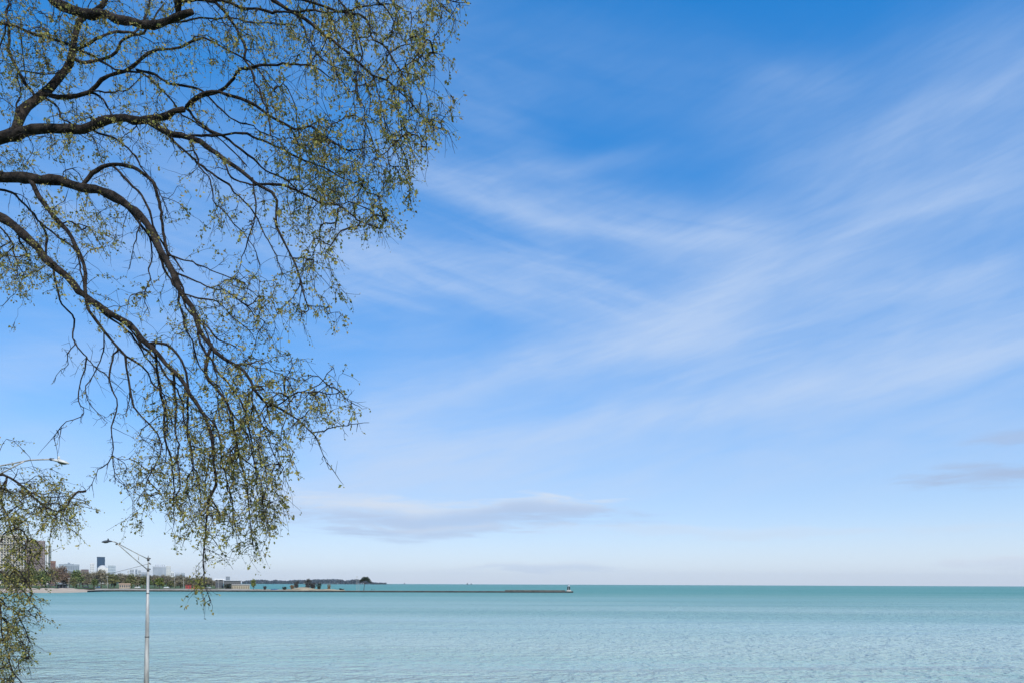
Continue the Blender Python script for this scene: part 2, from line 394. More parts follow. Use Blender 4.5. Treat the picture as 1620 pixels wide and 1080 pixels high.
# people on the pier root
def person(px, h, shirt, label, turn):
    D = interp(PIERD, px) + 2.2
    o = bpy.data.meshes.new('person')
    k = h/1.75
    P = [(0, 0, .95), (0, 0, 1.2), (0, 0, 1.42), (0, .01, 1.52), (0, .03, 1.66), (.20, 0, 1.40), (.27, .02, 1.12), (.25, .10, .88), (-.20, 0, 1.40), (-.27, .02, 1.12), (-.24, .12, .90),
         (.10, 0, .90), (.13, .02, .50), (.13, 0, .07), (.13, .12, .03), (-.10, 0, .90), (-.14, -.03, .50), (-.15, -.06, .07), (-.15, .06, .03)]
    E_ = [(0, 1), (1, 2), (2, 3), (3, 4), (2, 5), (5, 6), (6, 7), (2, 8), (8, 9), (9, 10), (0, 11), (11, 12), (12, 13), (13, 14), (0, 15), (15, 16), (16, 17), (17, 18)]
    R_ = [.16, .16, .15, .06, .105, .08, .055, .04, .08, .055, .04, .10, .075, .05, .045, .10, .075, .05, .045]
    o.from_pydata([(a*k, b*k, c*k) for a, b, c in P], E_, [])
    ob = bpy.data.objects.new('person', o); COL.objects.link(ob)
    ob.modifiers.new('Skin', 'SKIN')
    if not o.skin_vertices:
        bpy.context.view_layer.objects.active = ob
    for i, r in enumerate(R_):
        try: o.skin_vertices[0].data[i].radius = (r*k, r*k*0.8)
        except Exception: pass
    ss_ = ob.modifiers.new('Subd', 'SUBSURF'); ss_.levels = 1; ss_.render_levels = 1
    o.materials.append(shirt)
    ob.location = (gx(px, D), D, 1.31); ob.rotation_euler = (0, 0, turn)
    tag(ob, label, 'person')
person(588.4, 1.75, mat('dark_clothing', (0.03, 0.032, 0.04), 0.9), 'person in dark clothes standing on the pier beside the leaning tree', 0.6)
person(592.0, 1.55, mat('grey_clothing', (0.14, 0.13, 0.13), 0.9), 'shorter person in grey clothes standing on the pier', -2.4)

# ================================================================== park trees, shrubs
nrg = np.random.default_rng(11)
def crown_cards(lobes, n, size, sliver=1.0, up=0.0, seed=0):
    """leaf-clump faces spread through the lobes' volume; lobes = (x, y, z, rx, ry, rz)"""
    r = np.random.default_rng(seed); V = np.zeros((n*4, 3), np.float32)
    lo = np.array(lobes, float); w = lo[:, 3]*lo[:, 4]*lo[:, 5]; pick = r.choice(len(lo), n, p=w/w.sum())
    d = r.normal(size=(n, 3)); d /= np.linalg.norm(d, axis=1)[:, None]
    rad = r.random(n)**0.42*(0.9 + 0.25*r.random(n))
    c = lo[pick, :3] + d*lo[pick, 3:]*rad[:, None]
    u = r.normal(size=(n, 3)) + d*(1.2 if sliver > 1.5 else 0.2); u[:, 2] += up; u /= np.linalg.norm(u, axis=1)[:, None]
    v = np.cross(u, r.normal(size=(n, 3))); v /= np.linalg.norm(v, axis=1)[:, None] + 1e-9
    s = size*(0.6 + 0.8*r.random(n))[:, None]
    V[0::4] = c - u*s*sliver; V[1::4] = c + v*s/sliver; V[2::4] = c + u*s*sliver; V[3::4] = c - v*s/sliver
    return V, np.arange(n*4).reshape(n, 4)
bark_far = mat('grey_brown_bark', (0.075, 0.062, 0.050), 0.9, 0.2, 0.5)
leafm = {'bare brown': mat('bare_twigs', (0.235, 0.21, 0.135), 0.9, 0.2, 0.2, island=0.3),
         'reddish': mat('red_buds', (0.23, 0.165, 0.115), 0.9, 0.2, 0.2, island=0.3),
         'olive': mat('olive_leaves', (0.21, 0.21, 0.080), 0.9, 0.2, 0.2, island=0.35, trans=0.2),
         'green': mat('spring_leaves', (0.17, 0.215, 0.070), 0.9, 0.2, 0.2, island=0.35, trans=0.2),
         'bright': mat('bright_leaves', (0.20, 0.23, 0.05), 0.9, 0.2, 0.2, island=0.3, trans=0.2),
         'dark': mat('dark_leaves', (0.040, 0.055, 0.032), 0.9, 0.2, 0.2, island=0.35),
         'rust': mat('rusty_reeds', (0.26, 0.165, 0.075), 0.9, 0.2, 0.2, island=0.3),
         'grey': mat('grey_twigs', (0.085, 0.085, 0.075), 0.9, 0.2, 0.2, island=0.3)}
MESHES = {}
def tree_meshes(kind, var, shrub=False):
    """unit tree 10 m high, 8 m wide; trunk + limbs, crown"""
    key = (kind, var, shrub)
    if key in MESHES: return MESHES[key]
    r = random.Random(len(kind)*31 + var*7 + shrub)
    t = MB(); lobes = []
    if shrub:
        for k in range(9):
            an = k*2.4 + r.random(); rr = r.uniform(0.8, 2.6); z = r.uniform(1.8, 7.6)
            e = (rr*math.cos(an), rr*math.sin(an), z)
            t.tube([(0.2*math.cos(an), 0.2*math.sin(an), -0.4), (e[0]*0.5, e[1]*0.5, z*0.5), e, (e[0]*1.25, e[1]*1.25, z + 1.2)], [0.14, 0.10, 0.06, 0.02], 5)
            lobes.append((*e, r.uniform(1.0, 1.5), r.uniform(1.0, 1.5), r.uniform(1.2, 2.0)))
        lobes.append((0, 0, 3.0, 2.4, 2.4, 3.0))
    else:
        t.tube([(0, 0, -0.3), (0.05, 0, 1.2), (r.uniform(-.2, .2), r.uniform(-.2, .2), 3.2), (r.uniform(-.4, .4), 0, 6.0)], [0.30, 0.24, 0.18, 0.08], 7)
        for k in range(10):
            an = k*2.4 + r.random(); rr = r.uniform(1.0, 2.7); z = r.uniform(2.9, 8.0) - 0.25*rr
            e = (rr*math.cos(an), rr*math.sin(an), z)
            t.tube([(0, 0, r.uniform(1.6, 3.4)), (e[0]*0.5, e[1]*0.5, z - 1.0), e, (e[0]*1.35, e[1]*1.35, z + 1.1)], [0.13, 0.09, 0.05, 0.02], 5)
            lobes.append((*e, r.uniform(0.9, 1.6), r.uniform(0.9, 1.6), r.uniform(0.9, 1.6)))
        lobes.append((0, 0, 7.0, 1.9, 1.9, 2.4)); lobes.append((0, 0, 4.6, 2.4, 2.4, 1.8))
    sl = 2.6 if kind in ('bare brown', 'reddish', 'grey') else 1.15
    n = 1150 if sl > 2 else 900
    V, F = crown_cards(lobes, n, 0.30 if sl > 2 else 0.33, sl, 0.5 if sl > 2 else 0.0, var*13 + len(kind))
    a = t.build('trunk', bark_far); b = raw_mesh('crown', V, F, leafm[kind])
    MESHES[key] = (a.data, b.data)
    for o in (a, b): bpy.data.objects.remove(o)
    return MESHES[key]
def park_tree(name, px, D, top, width_px, kind, var, label, group=None, zbase=None, lean=0.0):
    zb = 2.2 if zbase is None else zbase
    shrub = any(k in name for k in ('shrub', 'bush', 'reed'))
    h = zpx(px, top, D) - zb; w = width_px*D/FPX
    ro = empty(name, (gx(px, D), D, zb), rng.uniform(0, 6.28))
    ro.scale = (w/6.6, w/6.6, h/9.6)
    for nm, me in zip(('stem', 'foliage') if shrub else ('trunk', 'crown'), tree_meshes(kind, var, shrub)):
        o = bpy.data.objects.new(nm, me); COL.objects.link(o); o.parent = ro
    tag(ro, label, 'bush' if shrub else 'tree', group)
    return ro
LAB = {'bare brown': 'bare brown tree in the park behind the sea wall', 'reddish': 'bare tree with reddish buds in the park behind the beach',
       'olive': 'olive leafed tree in the park behind the sea wall', 'green': 'light green leafing tree in the park behind the beach'}
GRP = {'bare brown': 'bare brown park trees', 'reddish': 'reddish budding park trees', 'olive': 'olive park trees', 'green': 'light green park trees'}
NAM = {'bare brown': 'bare_tree', 'reddish': 'budding_tree', 'olive': 'leafing_tree', 'green': 'leafing_tree'}
ROW = [  # px, distance, top row, width, kind
    (-30, 640, 896, 24, 'olive'), (-8, 650, 898, 22, 'green'), (8, 660, 899, 22, 'bare brown'), (22, 640, 902, 20, 'olive'), (36, 650, 898, 22, 'bare brown'), (50, 640, 896, 22, 'olive'),
    (66, 630, 899, 20, 'green'), (79, 660, 896, 16, 'bare brown'), (88, 680, 895, 18, 'reddish'), (99, 645, 893, 20, 'reddish'), (110, 690, 903, 15, 'bare brown'),
    (121, 640, 899, 19, 'green'), (131, 670, 901, 16, 'bare brown'), (139, 660, 903, 15, 'bare brown'), (148, 650, 904, 16, 'bare brown'), (160, 630, 899, 20, 'bare brown'),
    (172, 670, 904, 15, 'olive'), (181, 650, 906, 16, 'olive'), (190, 680, 905, 17, 'bare brown'), (199, 660, 907, 15, 'bare brown'), (208, 650, 906, 16, 'olive'),
    (218, 670, 907, 16, 'bare brown'), (227, 655, 909, 15, 'olive'), (236, 680, 908, 15, 'bare brown'), (245, 690, 908, 16, 'bare brown'), (258, 700, 908, 17, 'bare brown'),
    (268, 680, 909, 15, 'bare brown'), (277, 665, 910, 15, 'bare brown'), (286, 690, 908, 15, 'bare brown'), (295, 670, 911, 15, 'bare brown'), (304, 680, 912, 16, 'olive'),
    (313, 665, 912, 15, 'bare brown'), (322, 690, 911, 15, 'bare brown'), (331, 680, 912, 14, 'bare brown'), (341, 700, 917, 12, 'bare brown'),
    (72, 760, 902, 22, 'olive'), (105, 780, 905, 20, 'bare brown'), (126, 790, 905, 18, 'olive'), (154, 800, 907, 18, 'bare brown'), (176, 780, 909, 18, 'olive'), (196, 800, 909, 18, 'bare brown'),
    (214, 790, 910, 18, 'olive'), (232, 800, 911, 18, 'bare brown'), (250, 810, 910, 18, 'bare brown'), (272, 800, 911, 18, 'olive'), (290, 810, 912, 18, 'bare brown'), (308, 800, 913, 17, 'bare brown'), (326, 790, 914, 15, 'bare brown'),
    (14, 700, 905, 20, 'green'), (44, 690, 903, 20, 'bare brown'), (202, 620, 915, 11, 'olive'), (270, 630, 917, 12, 'olive'), (150, 615, 914, 11, 'green'), (116, 622, 912, 12, 'olive'), (285, 640, 916, 12, 'bare brown'), (236, 640, 915, 12, 'green')]
MARK = [(-45, 'cream tower with wide bays'), (15, 'cream tower with pale piers'), (54, 'purple brown tower'), (77, 'narrow slab tower'), (84, 'red house'), (109, 'wide blue grey office block'), (134, 'plum brick building'),
        (146, 'slim white tower'), (160, 'dark blue glass tower'), (177, 'pale blue gridded block'), (197, 'tan kiosk'), (208, 'distant skyline cluster'), (228, 'long low grey block'), (247, 'large ribbed tower'),
        (266, 'white apartment block'), (280, 'low pale grey block'), (289, 'low mid grey block'), (298, 'red pavilion by the pale pole'), (310, 'branch tips'), (330, 'silver car near the clubhouse'), (345, 'grey clubhouse')]
ADJ = {'bare brown': 'bare brown tree', 'reddish': 'reddish budding tree', 'olive': 'olive leafed tree', 'green': 'light green leafing tree'}
for i, (px, D, tp, w, k) in enumerate(ROW):
    mk = min(MARK, key=lambda q: abs(q[0] - px))[1]
    sz_ = 'small ' if w < 13 else ('tall ' if tp < 900 else '')
    rel = 'in the rear row near the' if D > 730 else ('on the open lawn near the' if D < 632 else 'in the front row near the')
    park_tree(NAM[k], px, D, tp, w*1.12, k, i % 3, f'{sz_}{ADJ[k]} {rel} {mk}', GRP[k])
park_tree('round_tree', 252.5, 600, 912.5, 17, 'bright', 0, 'round bright yellow-green tree on the lawn behind the sea wall', None)
park_tree('small_tree', 401, 592, 914, 9, 'bright', 1, 'small slender light green tree beside the long low building', None, 1.6)
park_tree('shore_bush', 361, 590, 921.5, 12, 'dark', 0, 'rounded dark green bush beside the long low building', None, 1.6)
park_tree('bare_shrub', 487, 604, 913.5, 11, 'grey', 1, 'tall grey bare shrub rising from the sand mound on the spit', None, 2.6)
park_tree('bare_shrub', 495, 607, 918.5, 12, 'grey', 2, 'low wide grey bare shrub on the sand mound', None, 2.6)
park_tree('bare_shrub', 469, 606, 917, 9, 'grey', 0, 'grey bare shrub behind the rusty reeds on the spit', None, 2.6)
park_tree('spit_bush', 504.5, 600, 920.5, 8, 'dark', 1, 'dark green bush at the end of the sand mound', None, 1.8)
park_tree('reed_clump', 462.5, 598, 922.5, 8, 'rust', 2, 'rusty orange reed clump at the foot of the sand mound', None, 1.8)
park_tree('reed_clump', 520.5, 592, 922.5, 6, 'rust', 1, 'pale slender reed clump between the bush and the leaning tree', None, 1.5)
park_tree('low_shrub', 419, 588, 924.5, 6, 'grey', 2, 'small grey shrub near the upturned blue boat', None, 1.5)
park_tree('low_shrub', 450, 590, 926, 8, 'dark', 2, 'low dark shrub between the blue boat and the reeds', None, 1.5)
park_tree('low_shrub', 540, 582, 929.5, 10, 'dark', 0, 'flat dark shrub at the tip of the spit', None, 1.2)
# leaning tree with an umbrella crown
Dl = 577.0; s_ = Dl/FPX
ut = empty('leaning_tree', (gx(575.6, Dl), Dl, 1.28)); ut.scale = (1.05, 1.05, 1.2)
t = MB(); t.tube([(0, 0, -0.2), (0.1, 0, 1.6), (0.5, 0, 3.3), (0.9, 0.1, 5.0)], [0.30, 0.24, 0.20, 0.16], 8)
for e in [(-1.6, 0, 6.6), (-0.2, 0.8, 8.2), (1.5, -0.6, 8.8), (3.2, 0.3, 8.0), (4.4, 0.4, 6.4), (2.6, 1.2, 7.0), (-2.6, -.4, 7.4), (1.2, -1.6, 7.2)]:
    t.tube([(0.8, 0.1, 4.6), (e[0]*0.5 + 0.4, e[1]*0.5, (e[2] + 4.8)*0.5), e], [0.14, 0.09, 0.03], 5)
t.build('trunk', bark_far, ut)
V, F = crown_cards([(-1.6, 0, 7.2, 1.6, 1.6, 1.1), (0.2, 0.5, 8.2, 2.2, 2.0, 1.5), (2.2, 0, 8.4, 2.2, 2.0, 1.4), (4.0, 0, 7.2, 1.7, 1.5, 1.2), (5.2, 0.2, 6.0, 0.9, 1.0, 0.9), (-2.6, 0, 6.6, 1.0, 1.0, 0.8)], 1900, 0.22, 1.8, 0.2, 77)
raw_mesh('crown', V, F, leafm['dark'], ut)
tag(ut, 'dark leaning tree with umbrella shaped crown standing alone on the pier root', 'tree')

# wooded shore kilometres away
Dw = 5000.0
PROF = [(383, 919.5), (388, 918.2), (400, 917.0), (415, 916.3), (424, 917.5), (428, 918.8), (434, 916.6), (444, 917.6), (452, 918.6), (460, 917.4), (472, 916.6), (486, 917.2), (500, 915.9), (515, 916.0),
        (530, 915.6), (540, 916.2), (546, 918.2), (552, 917.0), (562, 915.8), (572, 916.6), (580, 917.8), (588, 919.8), (594, 921.2), (611, 921.6)]
nw = 9000; r = np.random.default_rng(5)
pxw = r.uniform(383, 611, nw); top = np.interp(pxw, [a for a, b in PROF], [b for a, b in PROF]) + 0.25*np.sin(pxw*1.9) + 0.2*np.sin(pxw*0.83 + 1)
Dd = Dw + r.uniform(-60, 240, nw)
ztop = H + (np.array([hz(p) for p in pxw]) - top)*Dd/FPX
zz = np.maximum(0.5, ztop*r.random(nw)**0.6)
C = np.stack([(pxw-810)*Dd/FPX, Dd, zz], 1)
u = r.normal(size=(nw, 3)); u /= np.linalg.norm(u, axis=1)[:, None]; v = np.cross(u, r.normal(size=(nw, 3))); v /= np.linalg.norm(v, axis=1)[:, None]
sz = (np.minimum(4.2, ztop*0.4)*(0.6 + 0.7*r.random(nw)))[:, None]; V = np.zeros((nw*4, 3))
V[0::4] = C - u*sz; V[1::4] = C + v*sz; V[2::4] = C + u*sz; V[3::4] = C - v*sz
V[:, 2] = np.maximum(V[:, 2], -0.5)
wood = raw_mesh('wooded_shore', V, np.arange(nw*4).reshape(nw, 4), mat('distant_woodland', (0.070, 0.085, 0.085), 0.9, 0.2, 0.02, island=0.3))
tag(wood, 'distant wooded shore beyond the spit', 'woodland', kind='stuff')
tag(MB().box(gx(383, 5050), gx(611, 5050), 4960, 5300, -0.9, 1.2).build('distant_shore', mat('distant_ground', (0.08, 0.08, 0.06))), 'low ground under the distant wooded shore', 'ground', kind='structure')
# low things on the horizon
def crib(px, wpx, hpx, label):
    D = 6500.0; k = D/FPX
    ro = empty('intake_crib', (gx(px, D), D, 0)); w = wpx*k/2; h = hpx*k + 6
    dk = mat('dark_masonry', (0.07, 0.07, 0.07))
    MB().cyl(0, 0, -0.5, 6.0, w, w*0.95, 14).build('base', dk, ro); MB().cyl(0, 0, 6.002, h, w*0.6, w*0.5, 12).build('house', dk, ro); MB().cyl(0, 0, h + .002, h + 5, 0.8, 0.5, 6).build('mast', dk, ro)
    tag(ro, label, 'water crib')
crib(600.3, 2.2, 1.2, 'tiny dark water crib on the horizon off the wooded shore')
crib(640, 2.2, 0.9, 'tiny dark water crib alone on the horizon over the low pier')
crib(739.5, 3.0, 0.9, 'broader one of the tiny paired water cribs on the horizon')
crib(745.5, 2.0, 0.8, 'narrower one of the tiny paired water cribs on the horizon')

# ================================================================== buildings
def cm(n, c, r_=0.7, **k): return mat(n, c, r_, k.pop('var', 0.08), k.pop('scale', 0.05), **k)
glass_far = cm('dark_window_glass', (0.06, 0.08, 0.10), 0.2)
def block(name, px0, px1, top, D, m, label, depth=22.0, strips=0, floors=0, wm=None, cat='building', base=None, pent=None, strip_frac=0.5, cornice=True):
    x0, x1 = gx(px0, D), gx(px1, D); zb = 2.0 if base is None else base; h = zpx((px0+px1)/2, top, D) - zb; w = x1 - x0
    azb = math.atan(((px0+px1)/2 - 810)/FPX); w *= math.cos(azb)
    ro = empty(name, ((x0+x1)/2, D, zb), -azb); wm = wm or glass_far
    MB().box(-w/2, w/2, 0, depth, -0.5, h).build('wall', m, ro)
    if cornice: MB().box(-w/2 - 0.3, w/2 + 0.3, -0.3, depth + 0.3, h + .003, h + max(0.8, h*0.02)).build('roof', m, ro)
    for i in range(strips):
        c = -w/2 + w*(i + 0.5)/strips; hw = w/strips*strip_frac/2
        MB().box(c - hw, c + hw, -0.18, 0.4, h*0.04, h*0.97).build('window_strip', wm, ro)
    for i in range(floors):
        z = h*(i + 0.7)/floors
        MB().box(-w/2 - 0.15, w/2 + 0.15, -0.42, 0.1, z, z + h/floors*0.28).build('spandrel', m, ro)
    for (a, b, t_) in (pent or []):
        MB().box((gx(a, D) - ro.location.x)*math.cos(azb), (gx(b, D) - ro.location.x)*math.cos(azb), depth*0.2, depth*0.7, h + 0.1, zpx((a+b)/2, t_, D) - zb).build('penthouse', m, ro)
    tag(ro, label, cat)
    return ro
cream = cm('cream_concrete', (0.50, 0.46, 0.38)); brownp = cm('purple_brown_brick', (0.25, 0.205, 0.19)); white = cm('white_concrete', (0.66, 0.66, 0.63))
block('apartment_tower', -60, -6, 852, 1050, cream, 'cream apartment tower with wide window bays behind the drooping branches', 24, 9, 22, strip_frac=.55)
block('apartment_tower', -4, 37.5, 847, 950, cream, 'cream apartment tower with tall pale piers and dark window strips', 24, 9, 20, strip_frac=.55, pent=[(22, 30, 843.5)])
block('apartment_tower', 38.5, 71.5, 855.5, 980, brownp, 'purple brown brick apartment tower beside the cream tower', 26, 10, 17, cm('brown_window_band', (0.09, 0.08, 0.08), 0.3), pent=[(60, 71, 853.8)], strip_frac=.45)
ro = block('slab_tower', 72.3, 81, 863.5, 1250, cm('grey_green_panels', (0.22, 0.25, 0.24)), 'narrow slab tower with a white stripe and grey green panels', 20, 0, 14)
w_ = gx(81, 1250) - gx(72.3, 1250); hh = zpx(76, 863.5, 1250) - 2
MB().box(-w_*0.27, -w_*0.02, -0.8, 0.1, 0, hh + 0.6).build('white_stripe', white, ro); MB().box(0.02*w_, 0.14*w_, -0.7, 0.1, 0, hh).build('dark_recess', glass_far, ro)
block('brick_house', 79.8, 88, 887.3, 1100, cm('red_brown_brick', (0.24, 0.13, 0.10)), 'small red brown brick building below the slab tower', 15, 4, 4, strip_frac=.35)
block('office_block', 93, 125.5, 892.3, 1500, cm('blue_grey_cladding', (0.30, 0.35, 0.39)), 'wide blue grey office block with a rooftop plant room', 40, 12, 4, cm('blue_grey_glass', (0.17, 0.21, 0.25), 0.3), pent=[(101, 117, 890.8), (107, 111, 889.0)], strip_frac=.5)
block('brick_house', 129, 140, 900.5, 1400, cm('plum_brick', (0.16, 0.12, 0.125)), 'low plum coloured brick building between the trees', 18, 4, 2, strip_frac=.35)
block('slim_tower', 142.3, 149.2, 890.8, 2600, white, 'slim white tower with a stepped top and dark side strips', 16, 3, 9, cm('grey_glazing', (0.30, 0.32, 0.33), 0.3), pent=[(143.4, 148.3, 889.4)], strip_frac=.42)
block('glass_tower', 153.2, 166, 880.9, 3600, cm('dark_blue_curtain_wall', (0.022, 0.050, 0.085), 0.25), 'dark blue glass tower rising above the white buildings', 40, 6, 12, cm('blue_vision_glass', (0.03, 0.075, 0.125), 0.15), pent=[(156.5, 158.5, 880.0)], strip_frac=.6)
ro = block('white_hall', 154.5, 170.5, 897.5, 1900, white, 'white rounded building in front of the dark blue tower', 24, 7, 2, cm('pale_glazing', (0.42, 0.44, 0.45), 0.3), strip_frac=.4, cornice=False)
w_ = gx(170.5, 1900) - gx(154.5, 1900); hh = zpx(162, 897.5, 1900) - 2
t = MB()
for k in range(6):
    a0, a1 = k*math.pi/12, (k+1)*math.pi/12
    t.cyl(0, 12, hh + w_*0.27*math.sin(a0), hh + w_*0.27*math.sin(a1), w_*0.40*math.cos(a0), max(0.05, w_*0.40*math.cos(a1)), 18)
t.build('dome', white, ro, True)
block('apartment_block', 170.9, 183, 894, 2100, cm('pale_blue_panels', (0.46, 0.52, 0.55)), 'pale blue gridded apartment block right of the white rounded building', 24, 6, 7, cm('steel_blue_glazing', (0.20, 0.26, 0.31), 0.3), strip_frac=.5)
block('distant_tower', 201.8, 203.4, 901, 3800, white, 'thinnest pale tower of the distant skyline cluster', 20, 1, 5)
block('distant_tower', 205.2, 211.5, 900.3, 3800, cm('pale_grey_concrete', (0.45, 0.48, 0.50)), 'widest pale grey tower of the distant skyline cluster', 24, 4, 6, strip_frac=.45)
block('distant_tower', 214, 217.2, 900, 3900, cm('mid_grey_concrete', (0.33, 0.37, 0.40)), 'narrow mid grey tower of the distant skyline cluster', 20, 2, 6)
block('distant_tower', 218.4, 223, 901.3, 3800, cm('pale_grey_concrete', (0.45, 0.48, 0.50)), 'pale grey tower beside the low grey block in the skyline', 20, 3, 5, strip_frac=.4)
block('low_block', 223.4, 233, 904.8, 2500, cm('mid_grey_concrete', (0.33, 0.37, 0.40)), 'long low grey block behind the lamp pole', 24, 4, 2, strip_frac=.5)
block('ribbed_tower', 241.6, 262.4, 895.8, 2300, cm('ribbed_concrete', (0.45, 0.48, 0.51)), 'large pale ribbed apartment tower with a notched roofline', 30, 11, 0, cm('rib_grey_glass', (0.20, 0.25, 0.30), 0.3),  # blue grey window glass between the ribs
      pent=[(245.2 + 3.4*i, 247.6 + 3.4*i, 892.3) for i in range(5)], strip_frac=.5)
block('apartment_block', 262.6, 270.2, 894.6, 2350, white, 'white apartment block joined beside the large ribbed tower', 26, 4, 12, cm('pale_green_glazing', (0.30, 0.36, 0.36), 0.3), strip_frac=.45)
block('low_block', 270.6, 275, 903.8, 2600, white, 'low white block at the foot of the ribbed tower', 20, 2, 3)
block('low_block', 277, 284, 905.3, 2700, cm('pale_grey_concrete', (0.45, 0.48, 0.50)), 'low pale grey block above the bare treetops', 20, 4, 2)
block('low_block', 285.5, 292.5, 905.8, 2700, cm('mid_grey_concrete', (0.33, 0.37, 0.40)), 'low mid grey block ending the skyline', 20, 4, 2)

# park buildings near the shore
def hut(name, px0, px1, top, bot, D, wallm, roofm, label, overh=0.6, roof_h=0.5, nwin=0, cat='building', zb=None, depth=9, wm=None):
    x0, x1 = gx(px0, D), gx(px1, D); b = zpx(px0, bot, D) if zb is None else zb; tz = zpx((px0+px1)/2, top, D)
    azb = math.atan(((px0+px1)/2 - 810)/FPX)
    ro = empty(name, ((x0+x1)/2, D, b), -azb); w = (x1 - x0)*math.cos(azb); h = tz - b
    MB().box(-w/2, w/2, 0, depth, -0.4, h - roof_h).build('wall', wallm, ro)
    MB().box(-w/2 - overh, w/2 + overh, -overh, depth + overh, h - roof_h + .003, h, 0.25 if roof_h > 0.7 else 0.0).build('roof', roofm, ro)
    for i in range(nwin):
        c = -w/2 + w*(i + 0.5)/nwin; hw = w/nwin*0.28
        MB().box(c - hw, c + hw, -0.12, 0.3, h*0.18, h*0.62).build('window', wm or glass_far, ro)
    tag(ro, label, cat)
    return ro
tan = cm('tan_stucco', (0.46, 0.36, 0.27)); dkroof = cm('dark_roof', (0.075, 0.075, 0.08)); wroof = cm('white_roof', (0.72, 0.72, 0.70)); slate = cm('slate_wall', (0.12, 0.125, 0.13))
# open shelter at the beach
Ds = 585.0; x0, x1 = gx(80, Ds), gx(103, Ds)
ro = empty('beach_shelter', ((x0+x1)/2, Ds, 2.2)); w_ = x1 - x0
MB().box(-w_/2 - .6, w_/2 + .6, -4, 4, 3.0, 3.55).build('roof', dkroof, ro)
for i in range(5):
    c = -w_/2 + w_*i/4
    MB().box(c - .18, c + .18, -3.2, -2.85, -0.3, 2.998).build('post', slate, ro)
MB().box(-w_*0.1, w_/2, 1.0, 3.0, -0.3, 2.997).build('wall', slate, ro)
tag(ro, 'dark flat roofed open shelter behind the beach', 'shelter')
hut('kiosk', 188.5, 206, 922.0, 929.5, 600, tan, cm('terracotta_roof', (0.42, 0.29, 0.21)), 'tan kiosk with a terracotta roof on the park lawn', .5, 0.9, 5)
hut('red_pavilion', 293.5, 302.5, 924.2, 930.5, 590, cm('red_boards', (0.42, 0.055, 0.045)), cm('dark_red_roof', (0.20, 0.04, 0.035)), 'red pavilion left of the hanging branch tips', .3, 0.7, 2, wm=cm('dark_red_shutter', (0.16, 0.05, 0.045)))
hut('red_pavilion', 306, 314.5, 924.6, 930.3, 594, cm('red_boards', (0.42, 0.055, 0.045)), cm('dark_red_roof', (0.20, 0.04, 0.035)), 'red pavilion behind the hanging branch tips', .3, 0.7, 2, wm=cm('dark_red_shutter', (0.16, 0.05, 0.045)))
hut('clubhouse', 341, 353.5, 914.8, 931, 660, slate, wroof, 'grey clubhouse with a white overhanging roof', 1.2, 0.9, 6)
hut('lookout_block', 357.2, 363.8, 911.2, 931, 680, cm('blue_grey_boards', (0.22, 0.25, 0.28)), cm('blue_grey_boards', (0.22, 0.25, 0.28)), 'tall blue grey lookout block above the clubhouse', .1, 0.5, 3)
hut('boat_house', 354, 381, 917.2, 931, 650, slate, cm('pale_metal_roof', (0.42, 0.44, 0.46)), 'long grey boat house with a pale roof and dark openings', 1.0, 0.6, 8, wm=cm('black_opening', (0.012, 0.013, 0.018)))
lb = hut('bath_house', 366.5, 395, 923.3, 932, 606, cm('beige_masonry', (0.43, 0.38, 0.28)), cm('grey_flat_roof', (0.30, 0.29, 0.27)), 'long low beige bath house with a row of openings', .5, 0.9, 8, wm=cm('tan_shutter', (0.24, 0.20, 0.14)), zb=1.5)
# light poles in the park
for px, tp, D, lb_ in [(109, 914.5, 600, 'slim grey light pole behind the beach'), (170, 911, 600, 'slim grey light pole left of the tan kiosk'), (276.3, 913.5, 640, 'slim grey light pole right of the round bright tree'),
                      (290.4, 914, 585, 'slim pale light pole beside the red pavilion'), (345.5, 917.5, 590, 'slim pale light pole in front of the grey clubhouse'),
                      (564.6, 911.8, 578, 'tall thin pole with a crossbar beside the leaning tree'), (567.8, 915.5, 579, 'shorter thin pole beside the leaning tree')]:
    zb = 2.1 if px < 400 else 1.3
    ro = empty('light_pole', (gx(px, D), D, zb)); h = zpx(px, tp, D) - zb
    MB().cyl(0, 0, -0.4, h, 0.16, 0.10, 8).build('pole', cm('galvanised_pole', (0.42, 0.41, 0.38), 0.5), ro); MB().box(-0.9, 0.9, -0.15, 0.15, h + .002, h + 0.3).build('lamp_head', cm('galvanised_pole', (0.42, 0.41, 0.38), 0.5), ro)
    tag(ro, lb_, 'light pole')
# parked cars on the park road
def car(px, D, m, label, L=4.6):
    ro = empty('parked_car', (gx(px, D), D, lawn_z(px, D, 0, 0) - 0.02))
    prof = [(-L/2, .35), (-L/2, .80), (-L/2 + .25, .92), (-L/4 - .1, 1.0), (-L/5 + .2, 1.45), (L/5, 1.48), (L/3, 1.02), (L/2 - .15, .92), (L/2, .75), (L/2, .35)]
    b = MB(); n = len(prof); b.add([(x, -.88, z) for x, z in prof] + [(x, .88, z) for x, z in prof], [tuple(range(n))[::-1], tuple(range(n, 2*n))] + [(i, (i+1) % n, n + (i+1) % n, n + i) for i in range(n)])
    b.build('body', m, ro); MB().box(-L/5 + .35, L/5 - .05, -.895, -.87, 1.05, 1.38).build('side_window', glass_far, ro)
    for x in (-L*0.31, L*0.31):
        for y in (-0.84, 0.62):
            w = MB(); a = [2*math.pi*i/12 for i in range(12)]
            w.add([(x + .33*math.cos(t), y, .33 + .33*math.sin(t)) for t in a] + [(x + .33*math.cos(t), y + .22, .33 + .33*math.sin(t)) for t in a], [tuple(range(12)), tuple(range(12, 24))[::-1]] + [(i, 12 + i, 12 + (i+1) % 12, (i+1) % 12) for i in range(12)])
            w.build('wheel', blk, ro)
    tag(ro, label, 'car')
